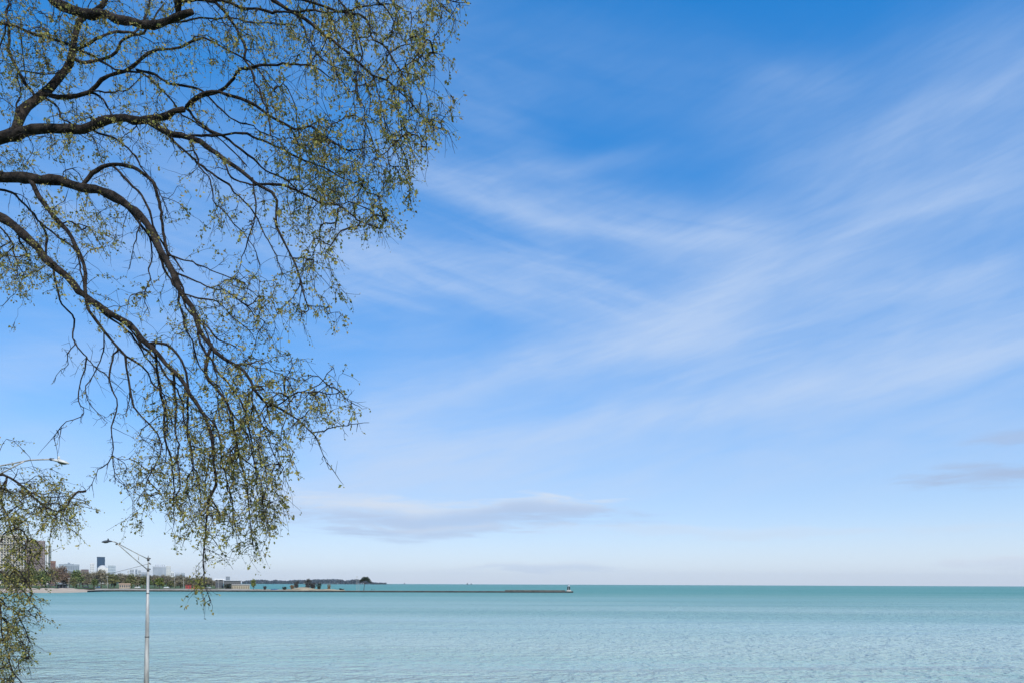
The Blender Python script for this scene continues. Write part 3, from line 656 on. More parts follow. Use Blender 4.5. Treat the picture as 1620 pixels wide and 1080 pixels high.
wcar = cm('white_car_paint', (0.72, 0.72, 0.72), 0.3); dcar = cm('dark_car_paint', (0.05, 0.055, 0.07), 0.3); scar = cm('silver_car_paint', (0.42, 0.43, 0.45), 0.3)
car(217.8, 612, wcar, 'white car parked right of the tan kiosk'); car(263.5, 625, wcar, 'white car parked right of the round bright tree'); car(155, 640, wcar, 'white car parked under the bare trees near the light pole')
car(104.5, 620, scar, 'silver car parked beside the dark beach shelter'); car(136, 620, dcar, 'dark car parked between the beach shelter and the white car'); car(330, 640, scar, 'silver car parked left of the grey clubhouse')
# upturned boat on the spit
Dv = 588.0; ro = empty('upturned_boat', (gx(434.5, Dv), Dv, 1.55)); b = MB(); n = 9
ring = []
for i in range(n):
    t_ = i/(n-1)*2 - 1; hw = 0.95*max(0.04, (1 - abs(t_)**2.4)); x = t_*3.4
    ring += [(x, -hw, 0), (x, -hw*.7, 0.62), (x, 0, 0.85 - 0.2*abs(t_)), (x, hw*.7, 0.62), (x, hw, 0)]
b.add(ring, [(i*5 + k, (i+1)*5 + k, (i+1)*5 + k + 1, i*5 + k + 1) for i in range(n-1) for k in range(4)]).build('hull', cm('blue_hull_paint', (0.05, 0.12, 0.20), 0.4), ro, True)
MB().box(-3.0, 3.0, -0.05, 0.05, 0.8, 0.95).build('keel', cm('blue_hull_paint', (0.05, 0.12, 0.20), 0.4), ro)
tag(ro, 'dark blue boat lying upturned on the spit', 'boat')

# ================================================================== street lamps
steel = mat('galvanised_steel', (0.46, 0.455, 0.42), 0.5, 0.22, 3.0, 0.2, bump=0.05, stretch=(2, 2, 0.35))
dksteel = mat('weathered_bracket', (0.12, 0.12, 0.115), 0.5, 0.2, 4.0, 0.3)
D1 = 36.0
def loc1(px, py, D=D1): return at(px, py, D)
b1 = at(231.6, 1080, D1); t1 = at(234.6, 880.5, D1); up = (t1 - b1)/(t1.z - b1.z)
def pole1(z): p = b1 + up*(z - b1.z); return p
l1 = empty('street_lamp', pole1(0.85))
def part(mbx, name, m, par, smooth=True): return child(mbx, name, m, par, smooth)
zc2 = at(234, 900.8, D1).z; zc1 = at(234.5, 883.8, D1).z
part(MB().tube([pole1(0.8), pole1(3.0), pole1(5.5), pole1(zc2 + .02)], [0.135, 0.118, 0.092, 0.058], 16), 'pole', steel, l1)
part(MB().tube([pole1(zc2 - .05), pole1(zc1 + .12)], [0.036, 0.034], 12), 'tenon', steel, l1)
part(MB().tube([pole1(zc1 + .10), pole1(zc1 + .2)], [0.02, 0.008], 8), 'finial', dksteel, l1)
part(MB().tube([pole1(0.8), pole1(0.95), pole1(1.0)], [0.26, 0.26, 0.15], 16), 'base_flange', steel, l1)
for zq in (zc1, zc2):
    p = pole1(zq); c_ = part(MB().tube([p - up*0.085, p + up*0.085], [0.062, 0.062], 12), 'clamp', dksteel, l1)
    part(MB().tube([p + Vector((0.03, -0.02, 0.03)), p + Vector((0.14, -0.03, 0.04))], [0.03, 0.03], 8), 'clamp_bolt', dksteel, l1)
part(MB().tube([pole1(4.6), pole1(4.66)], [0.108, 0.107], 16), 'strap', dksteel, l1)
part(MB().tube([pole1(6.9), pole1(6.95)], [0.082, 0.081], 16), 'strap', dksteel, l1)
pc = pole1(1.7); part(MB().box(pc.x - .06, pc.x + .06, pc.y - .135, pc.y - .10, 1.5, 1.85), 'access_cover', dksteel, l1, False)
DL = 34.2                       # lamp head stands a little nearer, over the road
def arm1(px, py):
    f = (234.3 - px)/(234.3 - 165.0); return at(px, py, D1 + (DL - D1)*f)
part(MB().tube([arm1(234, 883.5), arm1(219, 876), arm1(200, 866), arm1(186, 858.6), arm1(182, 856.6), arm1(177, 855.4)], 0.026, 8), 'upper_arm', steel, l1)
part(MB().tube([arm1(234, 901), arm1(215, 885), arm1(200, 872), arm1(186, 859.6)], 0.026, 8), 'lower_arm', steel, l1)
part(MB().tube([arm1(185, 858), arm1(184, 861)], 0.045, 8), 'arm_joint', dksteel, l1)
part(MB().tube([arm1(219, 876), arm1(219.2, 885)], [0.018, 0.018], 6), 'drop_rod', steel, l1)
part(MB().tube([pole1(at(234, 891, D1).z) + Vector((0.02, 0, 0.05)), pole1(at(234, 891, D1).z) + Vector((0.14, -.02, -0.02))], [0.03, 0.03], 8), 'insulator', dksteel, l1)
def cobra(c0, axis, L, W, m, par, lens_m):
    """cobra-head luminaire: c0 = arm end, axis = unit direction out from the arm"""
    ax = Vector(axis).normalized(); side = ax.cross(Vector((0, 0, 1))).normalized(); upv = side.cross(ax).normalized()
    V = []; n = 14; prof = [(0, .28, .045, .05), (.08, .5, .075, .06), (.25, .8, .13, .085), (.5, 1.0, .155, .10), (.75, .92, .125, .10), (.92, .6, .06, .085), (1.0, .16, .0, .07)]
    for t_, wf, tz, bz in prof:
        for k in range(n):
            a = 2*math.pi*k/n; cx = math.cos(a)*W*wf/2; cz = math.sin(a); V.append(c0 + ax*(t_*L) + side*cx + upv*(cz*(tz if cz > 0 else bz*0.7)*L*1.0 - 0.02*L))
    F = [(i*n + k, i*n + (k+1) % n, (i+1)*n + (k+1) % n, (i+1)*n + k) for i in range(len(prof)-1) for k in range(n)] + [tuple(range(n))[::-1], tuple(range((len(prof)-1)*n, len(prof)*n))]
    hd = part(MB().add(V, F), 'lamp_head', m, par)
    q0 = c0 + ax*(0.60*L) - upv*(0.085*L)
    V = []; rings = [(1.0, 0), (0.8, .04), (0.4, .07)]
    for s_, dz in rings:
        for k in range(16): V.append(q0 + ax*(math.cos(2*math.pi*k/16)*0.26*L*s_) + side*(math.sin(2*math.pi*k/16)*W*0.40*s_) - upv*(dz*L))
    part(MB().add(V, [(i*16 + k, i*16 + (k+1) % 16, (i+1)*16 + (k+1) % 16, (i+1)*16 + k) for i in range(2) for k in range(16)] + [tuple(range(32, 48))]), 'lens', lens_m, par)
    p = c0 + ax*(0.36*L) + upv*(0.11*L)
    part(MB().tube([p, p + Vector((0, 0, 0.055*L + .02)), p + Vector((0, 0, 0.12*L + .03))], [0.075*L, 0.065*L, 0.06*L], 10), 'photocell', m, par)
lensm = mat('lamp_lens', (0.30, 0.31, 0.31), 0.15, 0.05, 2.0)
e0 = arm1(177, 855.4); e1 = arm1(162.5, 856.5)
cobra(e0, (e1 - e0) + Vector((0, -0.1, 0)), 0.52, 0.30, mat('charcoal_lamp_housing', (0.045, 0.052, 0.058), 0.55, 0.15, 5.0), l1, lensm)
tag(l1, 'grey street lamp on a tapered steel pole with two arms and a charcoal head', 'street lamp')

D2 = 29.0
l2p = at(-64, 800, D2)
l2 = empty('street_lamp', (l2p.x, D2, 0.85))
part(MB().tube([(l2p.x, D2, 0.8), (l2p.x, D2, 6), (l2p.x, D2, at(-64, 728, D2).z)], [0.15, 0.11, 0.075], 14), 'pole', steel, l2)
part(MB().tube([(l2p.x, D2, 0.8), (l2p.x, D2, 0.96), (l2p.x, D2, 1.02)], [0.28, 0.28, 0.16], 14), 'base_flange', steel, l2)
def a2(px, py): return at(px, py, D2)
part(MB().tube([a2(-64, 748), a2(-30, 742), a2(0, 736.2), a2(20, 732.4), a2(36, 729.3), a2(48, 727.0), a2(64, 726.2), a2(82, 725.8)], 0.034, 8), 'upper_arm', steel, l2)
part(MB().tube([a2(-64, 790), a2(-30, 767), a2(0, 749), a2(20, 738.5), a2(38, 729.4)], 0.03, 8), 'lower_arm', steel, l2)
part(MB().tube([a2(79.5, 725.8), a2(85, 726.4)], 0.062, 10), 'arm_joint', dksteel, l2)
cobra(a2(83, 726.6), a2(109.6, 732.0) - a2(83, 726.6), 0.72, 0.36, mat('pale_lamp_housing', (0.62, 0.62, 0.56), 0.5, 0.08, 5.0), l2, mat('dusty_lens', (0.10, 0.10, 0.09), 0.3))
tag(l2, 'taller street lamp with a pale cream head reaching out beside the tree', 'street lamp')
# overhead wire between the two lamp poles
wa = pole1(at(234, 891, D1).z) + Vector((0.02, 0, 0)); wb = Vector((l2p.x, D2, at(-64, 951, D2).z))
pts = [wa.lerp(wb, i/24) - Vector((0, 0, 0.14*4*(i/24)*(1 - i/24))) for i in range(25)]
wire = MB().tube(pts, 0.0085, 5).build('overhead_wire', mat('black_cable', (0.02, 0.02, 0.02), 0.6)); tag(wire, 'thin black overhead wire sagging from the lamp pole towards the tree', 'wire')

# ================================================================== gulls
def gull(px, py, D, span, bank_, label):
    p = at(px, py, D); ro = empty('gull', p, bank_)
    gm_ = mat('gull_grey', (0.20, 0.20, 0.21), 0.8)
    b = MB().tube([(0, -.22, 0), (0, -.15, .01), (0, 0, .015), (0, .14, .01), (0, .2, .0)], [.015, .045, .055, .035, .012], 8).build('body', gm_, ro, True)
    for s_ in (-1, 1):
        hw = span/2
        v = [(0.03*s_, -.07, .02), (0.03*s_, .07, .02), (s_*hw*.45, -.05, .12), (s_*hw*.45, .05, .12), (s_*hw, .05, .05), (s_*hw*.97, .07, .05)]
        v += [(a, b_, c - .012) for a, b_, c in v]
        MB().add(v, [(0, 2, 3, 1), (2, 4, 5, 3), (6, 7, 9, 8), (8, 9, 11, 10), (0, 6, 8, 2), (2, 8, 10, 4), (4, 10, 11, 5), (5, 11, 9, 3), (3, 9, 7, 1)]).build('wing', gm_, ro)
    tag(ro, label, 'gull')
gull(428, 910.2, 420, 1.3, 0.5, 'grey gull flying low above the spit left of the other gull')
gull(450.2, 910.2, 430, 1.1, 1.3, 'grey gull flying low above the rusty reeds')
gull(746, 379, 330, 1.2, 0.9, 'tiny gull high in the open sky beside the tree crown')
gull(805, 400, 380, 1.2, 0.2, 'tiny gull high in the open sky under the forked cirrus')

# ================================================================== the big overhanging tree
# limbs: list of photo waypoints, start/end distance, start/end thickness in photo pixels at that distance
LIMBS = [
 # the limb that forks low and climbs, with its sub-limbs
 ('A', [(-420, 330), (-250, 285), (-110, 252), (0, 231), (40, 216), (100, 205), (160, 192), (215, 184), (275, 176), (296, 170)], 11.0, 9.2, 27, 9),
 ('', [(296, 170), (322, 157), (360, 137), (376, 121), (396, 110), (435, 106), (465, 106), (495, 105), (520, 122)], 9.2, 8.6, 6, 2),
 ('', [(296, 170), (322, 158), (350, 152), (385, 160), (410, 172), (427, 186), (450, 195), (472, 200), (490, 198), (510, 212), (545, 232), (575, 234)], 9.2, 8.4, 6, 1.8),
 ('', [(225, 188), (250, 200), (275, 210), (300, 218), (340, 243), (370, 265), (392, 280), (420, 307), (436, 317), (437, 350), (450, 390), (463, 422), (480, 465), (492, 500)], 9.3, 8.0, 11, 1.8),
 ('', [(405, 292), (440, 289), (470, 304), (507, 320), (535, 325), (570, 350), (600, 362)], 8.7, 8.2, 4.5, 1.5),
 ('', [(346, 248), (362, 277), (371, 289), (397, 295), (405, 293)], 8.9, 8.7, 3.5, 3),
 ('', [(292, 172), (315, 192), (335, 207), (362, 222), (400, 246), (420, 267), (455, 290), (480, 312)], 9.3, 9.9, 5, 1.8),
 ('', [(300, 207), (322, 216), (350, 212), (377, 213), (397, 222), (435, 236), (470, 252), (520, 268), (560, 290)], 9.1, 8.8, 4.5, 1.6),
 ('', [(395, 282), (400, 320), (398, 350), (392, 372), (382, 398), (377, 430)], 8.7, 8.5, 3, 1.2),
 ('', [(300, 218), (309, 250), (320, 275), (337, 300), (342, 330), (365, 352), (390, 385), (412, 420)], 9.0, 8.6, 3.2, 1.2),
 # climbing fork
 ('B', [(0, 236), (22, 205), (36, 180), (58, 157), (78, 144), (92, 124), (104, 104), (112, 86), (119, 66), (124, 48), (136, 30), (160, 12), (185, -30), (215, -90)], 10.3, 11.3, 17, 5),
 ('', [(72, 150), (90, 156), (125, 151), (142, 146), (152, 133), (168, 121), (200, 113), (226, 97), (250, 81), (300, 69), (332, 65), (365, 82), (400, 100), (440, 150)], 10.6, 9.8, 8, 1.8),
 ('', [(108, 94), (130, 94), (155, 88), (182, 79), (200, 62), (232, 40), (260, 5)], 10.9, 11.2, 6, 2),
 ('', [(-260, 40), (-120, 20), (0, 34), (50, 47), (85, 58), (118, 73), (140, 84), (175, 103), (210, 112), (240, 124), (265, 155), (285, 176), (320, 200), (350, 225), (390, 262)], 10.6, 9.0, 9, 2),
 ('', [(118, 74), (160, 63), (205, 50), (234, 30), (238, 0), (236, -40)], 11.0, 11.4, 5, 2),
 ('', [(60, 158), (30, 120), (12, 80), (8, 30), (10, -20)], 10.6, 11.2, 6, 2.5),
 ('', [(60, 158), (90, 172), (100, 195), (140, 218), (160, 250)], 10.4, 9.6, 4, 1.5),
 ('', [(25, 205), (28, 150), (26, 118), (45, 116), (70, 118), (95, 112)], 10.5, 10.9, 3, 1.3),
 ('', [(140, 147), (160, 152), (178, 178), (182, 190)], 10.2, 9.9, 4, 2),
 ('', [(142, 147), (175, 148), (205, 138), (230, 118)], 10.2, 10.6, 3, 1.2),
 # top limb
 ('C', [(-420, 180), (-260, 70), (-100, 0), (40, -26), (90, -4), (120, 8), (160, 13), (205, 24), (240, 27), (275, 22), (304, 19)], 11.0, 8.8, 24, 11),
 ('', [(276, 20), (280, 2), (300, 1), (330, 3), (350, 13), (366, 36), (375, 54), (387, 90), (397, 103), (399, 128), (412, 148), (420, 178), (428, 215)], 8.9, 8.2, 6, 1.8),
 ('', [(330, 3), (360, 9), (400, 17), (442, 17), (477, 25), (525, 22), (570, 12), (610, 8), (650, 20)], 8.7, 8.0, 5, 1.6),
 ('', [(240, 27), (290, 30), (345, 26), (372, 25), (420, 38), (470, 42)], 9.0, 8.6, 3.5, 1.5),
 ('', [(276, 20), (300, -30), (340, -60), (400, -40), (424, 0), (436, 13), (470, 37), (500, 52), (530, 74), (557, 97), (585, 122), (612, 137), (642, 152), (677, 190), (700, 202), (722, 212)], 8.9, 7.6, 9, 1.6),
 ('', [(340, -60), (420, -30), (470, 4), (490, 5), (535, 22), (575, 35), (592, 67), (612, 77), (630, 110), (640, 150), (650, 190)], 8.8, 7.8, 5, 1.4),
 ('', [(400, -40), (480, -40), (530, 0), (550, 22), (562, 50), (567, 75), (565, 130), (573, 162), (580, 195), (577, 250)], 8.6, 7.9, 4, 1.2),
 ('', [(480, -40), (560, -30), (600, 5), (622, 37), (647, 77), (668, 98), (688, 110)], 8.4, 7.6, 3.5, 1.2),
 ('', [(560, -30), (640, -35), (690, -10), (730, 0), (745, 6)], 8.2, 7.5, 3.2, 1.2),
 ('', [(455, 28), (490, 60), (505, 88), (530, 105), (560, 115)], 8.5, 8.1, 3, 1.2),
 ('', [(585, 122), (600, 160), (612, 200), (625, 240), (640, 275)], 8.0, 7.8, 2.2, 1),
 ('', [(612, 137), (625, 175), (640, 215), (655, 250)], 7.9, 7.7, 2.2, 1),
 # the two heavy drooping limbs
 ('D', [(-420, 420), (-260, 320), (-110, 278), (0, 271), (50, 275), (100, 280), (140, 289), (185, 310), (222, 345), (240, 380), (262, 418), (276, 448), (295, 480), (306, 515), (325, 547), (350, 570), (382, 591), (405, 632), (437, 650), (472, 672), (494, 688), (508, 712), (521, 742)], 10.8, 7.9, 30, .7),
 ('', [(418, 646), (440, 637), (477, 622), (505, 611), (518, 594), (528, 582)], 8.2, 7.8, 3, 1.0),
 ('', [(477, 622), (512, 617), (530, 624), (556, 636)], 8.0, 7.6, 2.2, 1.0),
 ('', [(490, 684), (515, 682), (550, 672), (584, 668)], 8.0, 7.6, 2.2, 1.0),
 ('', [(130, 284), (150, 267), (172, 257), (198, 260), (227, 280), (247, 315), (255, 340), (257, 365), (270, 410), (285, 440), (300, 470), (315, 500), (340, 525), (372, 548)], 9.7, 8.8, 7, 2.5),
 ('', [(180, 260), (207, 287), (226, 310), (238, 330), (243, 352), (252, 372), (268, 402), (290, 430)], 9.5, 9.2, 4.5, 3),
 ('', [(222, 346), (234, 385), (233, 410), (230, 430), (232, 452), (229, 472), (236, 495)], 9.3, 9.0, 3, 1.2),
 ('', [(220, 340), (215, 372), (209, 400), (205, 425)], 9.3, 9.1, 2.5, 1),
 ('', [(268, 408), (300, 415), (330, 425), (360, 440), (392, 452)], 9.2, 9.0, 3, 1.2),
 ('', [(274, 430), (305, 448), (330, 458), (365, 470), (405, 490)], 9.1, 8.7, 3, 1.2),
 ('', [(285, 462), (318, 475), (340, 478), (372, 500), (400, 530)], 9.0, 9.2, 3, 1.2),
 ('', [(325, 549), (327, 597), (336, 612), (360, 645), (372, 690), (385, 745), (392, 790), (396, 835), (402, 868)], 8.8, 8.4, 6, 1.4),
 ('', [(360, 645), (390, 680), (405, 720), (418, 760), (424, 800), (428, 835)], 8.5, 8.1, 3, 1.2),
 ('', [(392, 612), (400, 650), (418, 690), (432, 720), (448, 745)], 8.4, 8.2, 3, 1.2),
 ('E', [(-420, 520), (-260, 400), (-110, 340), (-40, 322), (0, 338), (32, 360), (65, 395), (100, 427), (135, 457), (170, 480), (207, 502), (222, 520), (250, 552), (278, 583), (310, 627), (323, 646), (331, 680), (335, 720), (340, 748), (327, 783), (321, 815), (319, 852), (320, 890), (324, 925), (333, 948)], 10.6, 8.0, 26, .9),
 ('', [(235, 535), (262, 545), (285, 560), (296, 590), (302, 630), (300, 680), (308, 720), (304, 770)], 9.1, 8.9, 5, 1.4),
 ('', [(240, 540), (244, 580), (247, 620), (255, 660), (262, 700), (270, 750), (278, 800), (275, 830)], 9.1, 9.3, 5, 1.4),
 ('', [(278, 583), (284, 630), (280, 680), (290, 730), (287, 780), (292, 830)], 8.9, 8.7, 4, 1.3),
 ('', [(322, 645), (345, 690), (350, 740), (362, 790), (368, 840)], 8.6, 8.5, 3.5, 1.2),
 ('', [(319, 852), (335, 858), (350, 870)], 8.2, 8.1, 2, 1),
 ('', [(40, 276), (57, 300), (70, 320), (100, 360), (125, 397), (135, 422), (139, 465), (147, 500), (167, 525), (186, 546), (205, 565), (212, 605), (222, 642), (250, 677), (256, 710), (240, 745), (225, 780), (212, 800)], 10.0, 8.8, 9, 1.3),
 ('', [(186, 547), (179, 565), (177, 590), (182, 615), (187, 640), (181, 675), (180, 705), (175, 727), (163, 735), (155, 742), (148, 760), (136, 776)], 9.4, 9.1, 3.2, .9),
 ('', [(175, 727), (182, 745), (184, 757), (195, 765)], 9.2, 9.1, 1.5, .8),
 ('', [(175, 727), (190, 727), (204, 725)], 9.2, 9.1, 1.5, .8),
 ('', [(212, 608), (205, 630), (198, 652), (190, 655)], 9.3, 9.2, 2, 1),
 ('', [(200, 560), (215, 570), (232, 588), (245, 612), (262, 640), (275, 672)], 9.3, 9.0, 3.5, 1.3),
 ('', [(-200, 345), (-80, 300), (0, 300), (38, 320), (68, 355), (90, 372), (112, 392), (125, 420), (132, 450)], 10.6, 9.7, 7, 2.2),
 ('', [(68, 355), (76, 378), (78, 402), (83, 425), (86, 448), (95, 482), (110, 498), (113, 515), (121, 540), (136, 561), (150, 580), (166, 593), (177, 618)], 9.9, 9.3, 4, 1.3),
 ('', [(136, 561), (131, 595), (127, 630), (135, 642), (129, 658), (107, 668), (92, 680), (85, 692)], 9.5, 9.3, 2.4, .8),
 ('', [(119, 540), (109, 565), (110, 580), (97, 588), (85, 602)], 9.6, 9.5, 1.8, .8),
 ('', [(168, 528), (165, 550), (160, 565), (148, 590), (137, 607), (142, 630), (152, 648), (170, 668)], 9.5, 9.3, 2.2, .8),
 ('', [(-60, 300), (-30, 330), (10, 372), (25, 405), (40, 440)], 10.3, 10.0, 3.5, 1.3),
 ('', [(150, 293), (202, 324), (236, 374), (264, 428), (288, 470), (318, 520), (336, 570), (342, 622), (350, 668)], 9.6, 8.9, 5, 1.4),
 ('', [(250, 397), (277, 455), (288, 500), (302, 545), (322, 590), (348, 622), (366, 670)], 9.2, 8.9, 4.5, 1.3),
 ('', [(190, 492), (226, 545), (262, 590), (288, 640), (300, 700), (314, 760), (318, 800)], 9.3, 9.0, 4.5, 1.3),
 ('', [(306, 515), (342, 578), (376, 625), (394, 680), (406, 740), (410, 790)], 8.9, 8.5, 4.5, 1.3),
 ('', [(150, 467), (202, 522), (240, 572), (262, 620), (268, 680), (262, 730)], 9.5, 9.3, 4.5, 1.2),
 ('', [(240, 192), (282, 226), (330, 264), (372, 302), (402, 345), (432, 388), (452, 440)], 9.4, 9.0, 4.5, 1.3),
 ('', [(130, 199), (180, 226), (222, 262), (252, 302), (268, 345)], 9.9, 9.5, 3.5, 1.2),
 ('', [(210, 112), (262, 128), (312, 140), (362, 175), (402, 200), (445, 222)], 10.0, 9.4, 4, 1.3),
 # lowest drooping branch
 ('F', [(-420, 700), (-280, 715), (-160, 735), (-60, 738), (0, 746), (24, 762), (48, 784), (62, 801), (75, 818), (92, 832)], 10.9, 9.4, 12, 1.4),
 ('', [(11, 754), (11, 770), (6, 787), (6, 806), (14, 823), (17, 840), (33, 863), (55, 882), (66, 895)], 9.8, 9.5, 3, 1.2),
 ('', [(40, 776), (80, 784), (100, 783), (118, 788), (141, 796)], 9.6, 9.3, 2.4, 1),
 ('', [(-160, 735), (-100, 790), (-60, 850), (-20, 900), (5, 950), (15, 1000), (22, 1050), (40, 1082), (60, 1105)], 10.2, 9.2, 6, 1.3),
 ('', [(-60, 850), (-30, 880), (10, 905), (40, 930), (62, 965)], 9.8, 9.3, 3.5, 1.2),
 ('', [(-20, 900), (-5, 860), (10, 850)], 9.7, 9.7, 2, 1),
 ('', [(5, 950), (30, 975), (45, 1010), (38, 1040)], 9.4, 9.2, 2.5, 1),
]
# crown density in the same directions: centre, radii, weight (the crown goes on past the left and top edge)
BLOBS = [(60, 40, 90, 60, .75), (170, 60, 110, 60, .55), (60, 120, 80, 60, .6), (40, 250, 70, 30, .55), (130, 205, 80, 40, .5), (300, 70, 90, 60, .5), (420, 50, 80, 50, .8), (530, 40, 80, 50, .95), (610, 25, 70, 35, 1.0),
         (690, 12, 45, 18, .9), (660, 70, 40, 35, .8), (560, 120, 70, 50, .9), (640, 130, 45, 40, .8), (670, 195, 45, 30, .9), (610, 210, 60, 50, .9), (480, 225, 55, 38, 1.9), (430, 150, 60, 40, .9), (510, 265, 60, 35, 1.3),
         (580, 290, 55, 40, 1.0), (630, 270, 25, 30, .6), (590, 345, 24, 22, 1.3), (530, 330, 50, 40, .9), (470, 320, 50, 40, .7), (500, 400, 45, 45, .75), (520, 455, 25, 35, .6), (455, 470, 35, 45, .7), (380, 450, 45, 25, .9),
         (350, 490, 45, 30, .9), (400, 510, 35, 30, .7), (250, 200, 70, 45, .45), (340, 330, 80, 60, .3), (60, 430, 60, 30, .9), (20, 400, 40, 40, .7), (110, 330, 60, 50, .5), (170, 380, 50, 50, .3), (190, 460, 60, 40, .25),
         (400, 590, 60, 35, .9), (450, 610, 45, 35, .9), (520, 610, 28, 25, .5), (545, 668, 32, 16, .6), (480, 660, 40, 25, .6), (380, 660, 60, 45, 1.3), (400, 730, 48, 50, 1.6), (415, 800, 28, 45, 1.3), (340, 730, 60, 60, 1.1),
         (280, 700, 50, 55, .9), (260, 780, 50, 45, .9), (310, 800, 50, 45, 1.1), (270, 630, 45, 45, .6), (360, 830, 40, 35, .9), (390, 870, 22, 20, .5), (320, 905, 12, 35, .5), (325, 940, 16, 16, .5), (215, 815, 22, 20, .5), (225, 750, 25, 40, .35),
         (300, 540, 50, 40, .5), (70, 780, 40, 32, 1.3), (90, 815, 30, 26, 1.8), (22, 775, 28, 20, 1.0), (122, 790, 16, 10, 1.0), (20, 830, 35, 45, 1.3), (34, 882, 38, 30, 2.0), (18, 935, 35, 35, 1.9), (38, 970, 24, 25, 1.6), (18, 1020, 26, 45, 1.9), (8, 1075, 28, 30, 1.9),
         (4, 650, 10, 30, .35), (15, 690, 14, 14, .3), (-80, 60, 90, 120, .6), (-200, 120, 140, 160, .4), (-90, 380, 90, 110, .6), (-220, 450, 130, 140, .4), (-80, 850, 70, 110, .7), (-120, 700, 80, 90, .5), (300, -70, 300, 50, .6), (560, -60, 140, 40, .7), (100, -100, 220, 60, .5), (-200, -60, 160, 120, .35)]
def catmull(P, step):
    P = [np.array(p, float) for p in P]; out = []
    Q = [2*P[0] - P[1]] + P + [2*P[-1] - P[-2]]
    for i in range(1, len(Q)-2):
        n = max(2, int(np.linalg.norm(Q[i+1] - Q[i])/step)); 
        for k in range(n):
            t = k/n; a, b, c, d = Q[i-1], Q[i], Q[i+1], Q[i+2]
            out.append(0.5*((2*b) + (-a + c)*t + (2*a - 5*b + 4*c - d)*t*t + (-a + 3*b - 3*c + d)*t**3))
    out.append(P[-1]); return np.array(out)
T = np.random.default_rng(21)
TX, TY = -12.4, 11.2             # trunk foot, left of the frame
tree = empty('lakeside_tree', (TX, TY, 0.9))
bark = mat('dark_furrowed_bark', (0.040, 0.032, 0.026), 0.92, 0.5, 9.0, bump=1.0, spec=0.2, stretch=(1, 1, 1))
trunk_pts = [(TX, TY, 0.6), (TX + .05, TY, 1.4), (TX + .1, TY - .1, 4.0), (TX - .1, TY - .1, 8.0), (TX, TY - .2, 11.5), (TX + .1, TY - .2, 14.5), (TX - .2, TY, 18.0), (TX - .3, TY + .2, 21.0)]
child(MB().tube([tuple(p) for p in catmull(trunk_pts, 0.4)], list(np.interp(np.linspace(0, 1, len(catmull(trunk_pts, 0.4))), [0, .06, .15, .5, .75, 1], [.75, .52, .46, .38, .26, .05])), 18), 'trunk', bark, tree, True)
NP, NT, NR = [], [], []          # skeleton nodes: position, tangent, radius
for li, (root, wp, d0, d1, th0, th1) in enumerate(LIMBS):
    n = len(wp); seg = np.cumsum([0] + [math.hypot(wp[i+1][0]-wp[i][0], wp[i+1][1]-wp[i][1]) for i in range(n-1)]); seg /= seg[-1]
    ph = T.uniform(0, 6.28)
    P3 = []; snap = None
    if NP and root in ('', 'B') and wp[0][0] > -150:
        allP = np.concatenate(NP); pj = np.stack([810 + allP[:, 0]/allP[:, 1]*FPX, HOR - (allP[:, 2]-H)/allP[:, 1]*FPX], 1) + np.array([0, 1.0])*((810 + allP[:, 0]/allP[:, 1]*FPX - 810)*ROLL)[:, None]
        dd = ((pj - np.array(wp[0], float))**2).sum(1); kk = int(np.argmin(dd))
        if dd[kk] < 22**2: snap = allP[kk]; d1 += (snap[1] - d0)*0.6; d0 = float(snap[1])
    elif NP and root == '':
        snap = np.array((TX + .05, TY - .15, at(wp[0][0], wp[0][1], d0).z - 1.0)); wp = [(-420, wp[0][1] + 60)] + list(wp); seg = np.concatenate([[0], 0.12 + 0.88*seg])
    for (px, py), t in zip(wp, seg):
        D = d0 + (d1-d0)*t + 0.18*math.sin(ph + 5*t)*min(1, 4*t)
        P3.append(np.array(at(px, py, D)))
    if root in ('A', 'C', 'D', 'E', 'F'):      # root the limb in the trunk
        P3[0] = np.array((TX + .05, TY - .15, P3[0][2]))
    if snap is not None: P3[0] = np.array(snap)
    P = catmull(P3, 0.075)
    wob = np.cumsum(T.normal(size=P.shape)*0.0085, axis=0); wob -= np.linspace(0, 1, len(P))[:, None]*wob[-1]
    if not root: wob *= 1.0
    nk = max(3, int(len(P)*0.075/0.22)); kn = T.normal(size=(nk, 3))*(0.019 if th0 < 8 else 0.014); kn[0] = kn[-1] = 0
    wob = wob + np.stack([np.interp(np.linspace(0, nk-1, len(P)), np.arange(nk), kn[:, c]) for c in range(3)], 1)
    P = P + wob
    t = np.linspace(0, 1, len(P))
    ex = 0.8 if len(wp) < 14 else (0.92 if root in ('D', 'E') else 1.15)
    th = th0*(1-t)**ex + th1*(1 - (1-t)**ex)
    R = th*np.interp(t, [0, 1], [d0, d1])/FPX/2*0.92
    R *= 1 + 0.20*np.sin(np.arange(len(P))*0.9 + ph)*T.random(len(P))
    ns = 9 if th0 > 6 else 6
    child(MB().tube(P[::1 if th0 < 8 else 2], R[::1 if th0 < 8 else 2], ns), 'limb', bark, tree, True)
    tg = np.gradient(P, axis=0); tg /= np.linalg.norm(tg, axis=1)[:, None] + 1e-9
    NP.append(P); NT.append(tg); NR.append(R)
NP = np.concatenate(NP); NT = np.concatenate(NT); NR = np.concatenate(NR)
def proj(P): return np.stack([810 + P[:, 0]/P[:, 1]*FPX, HOR - (P[:, 2]-H)/P[:, 1]*FPX], 1)
LP2 = proj(NP)
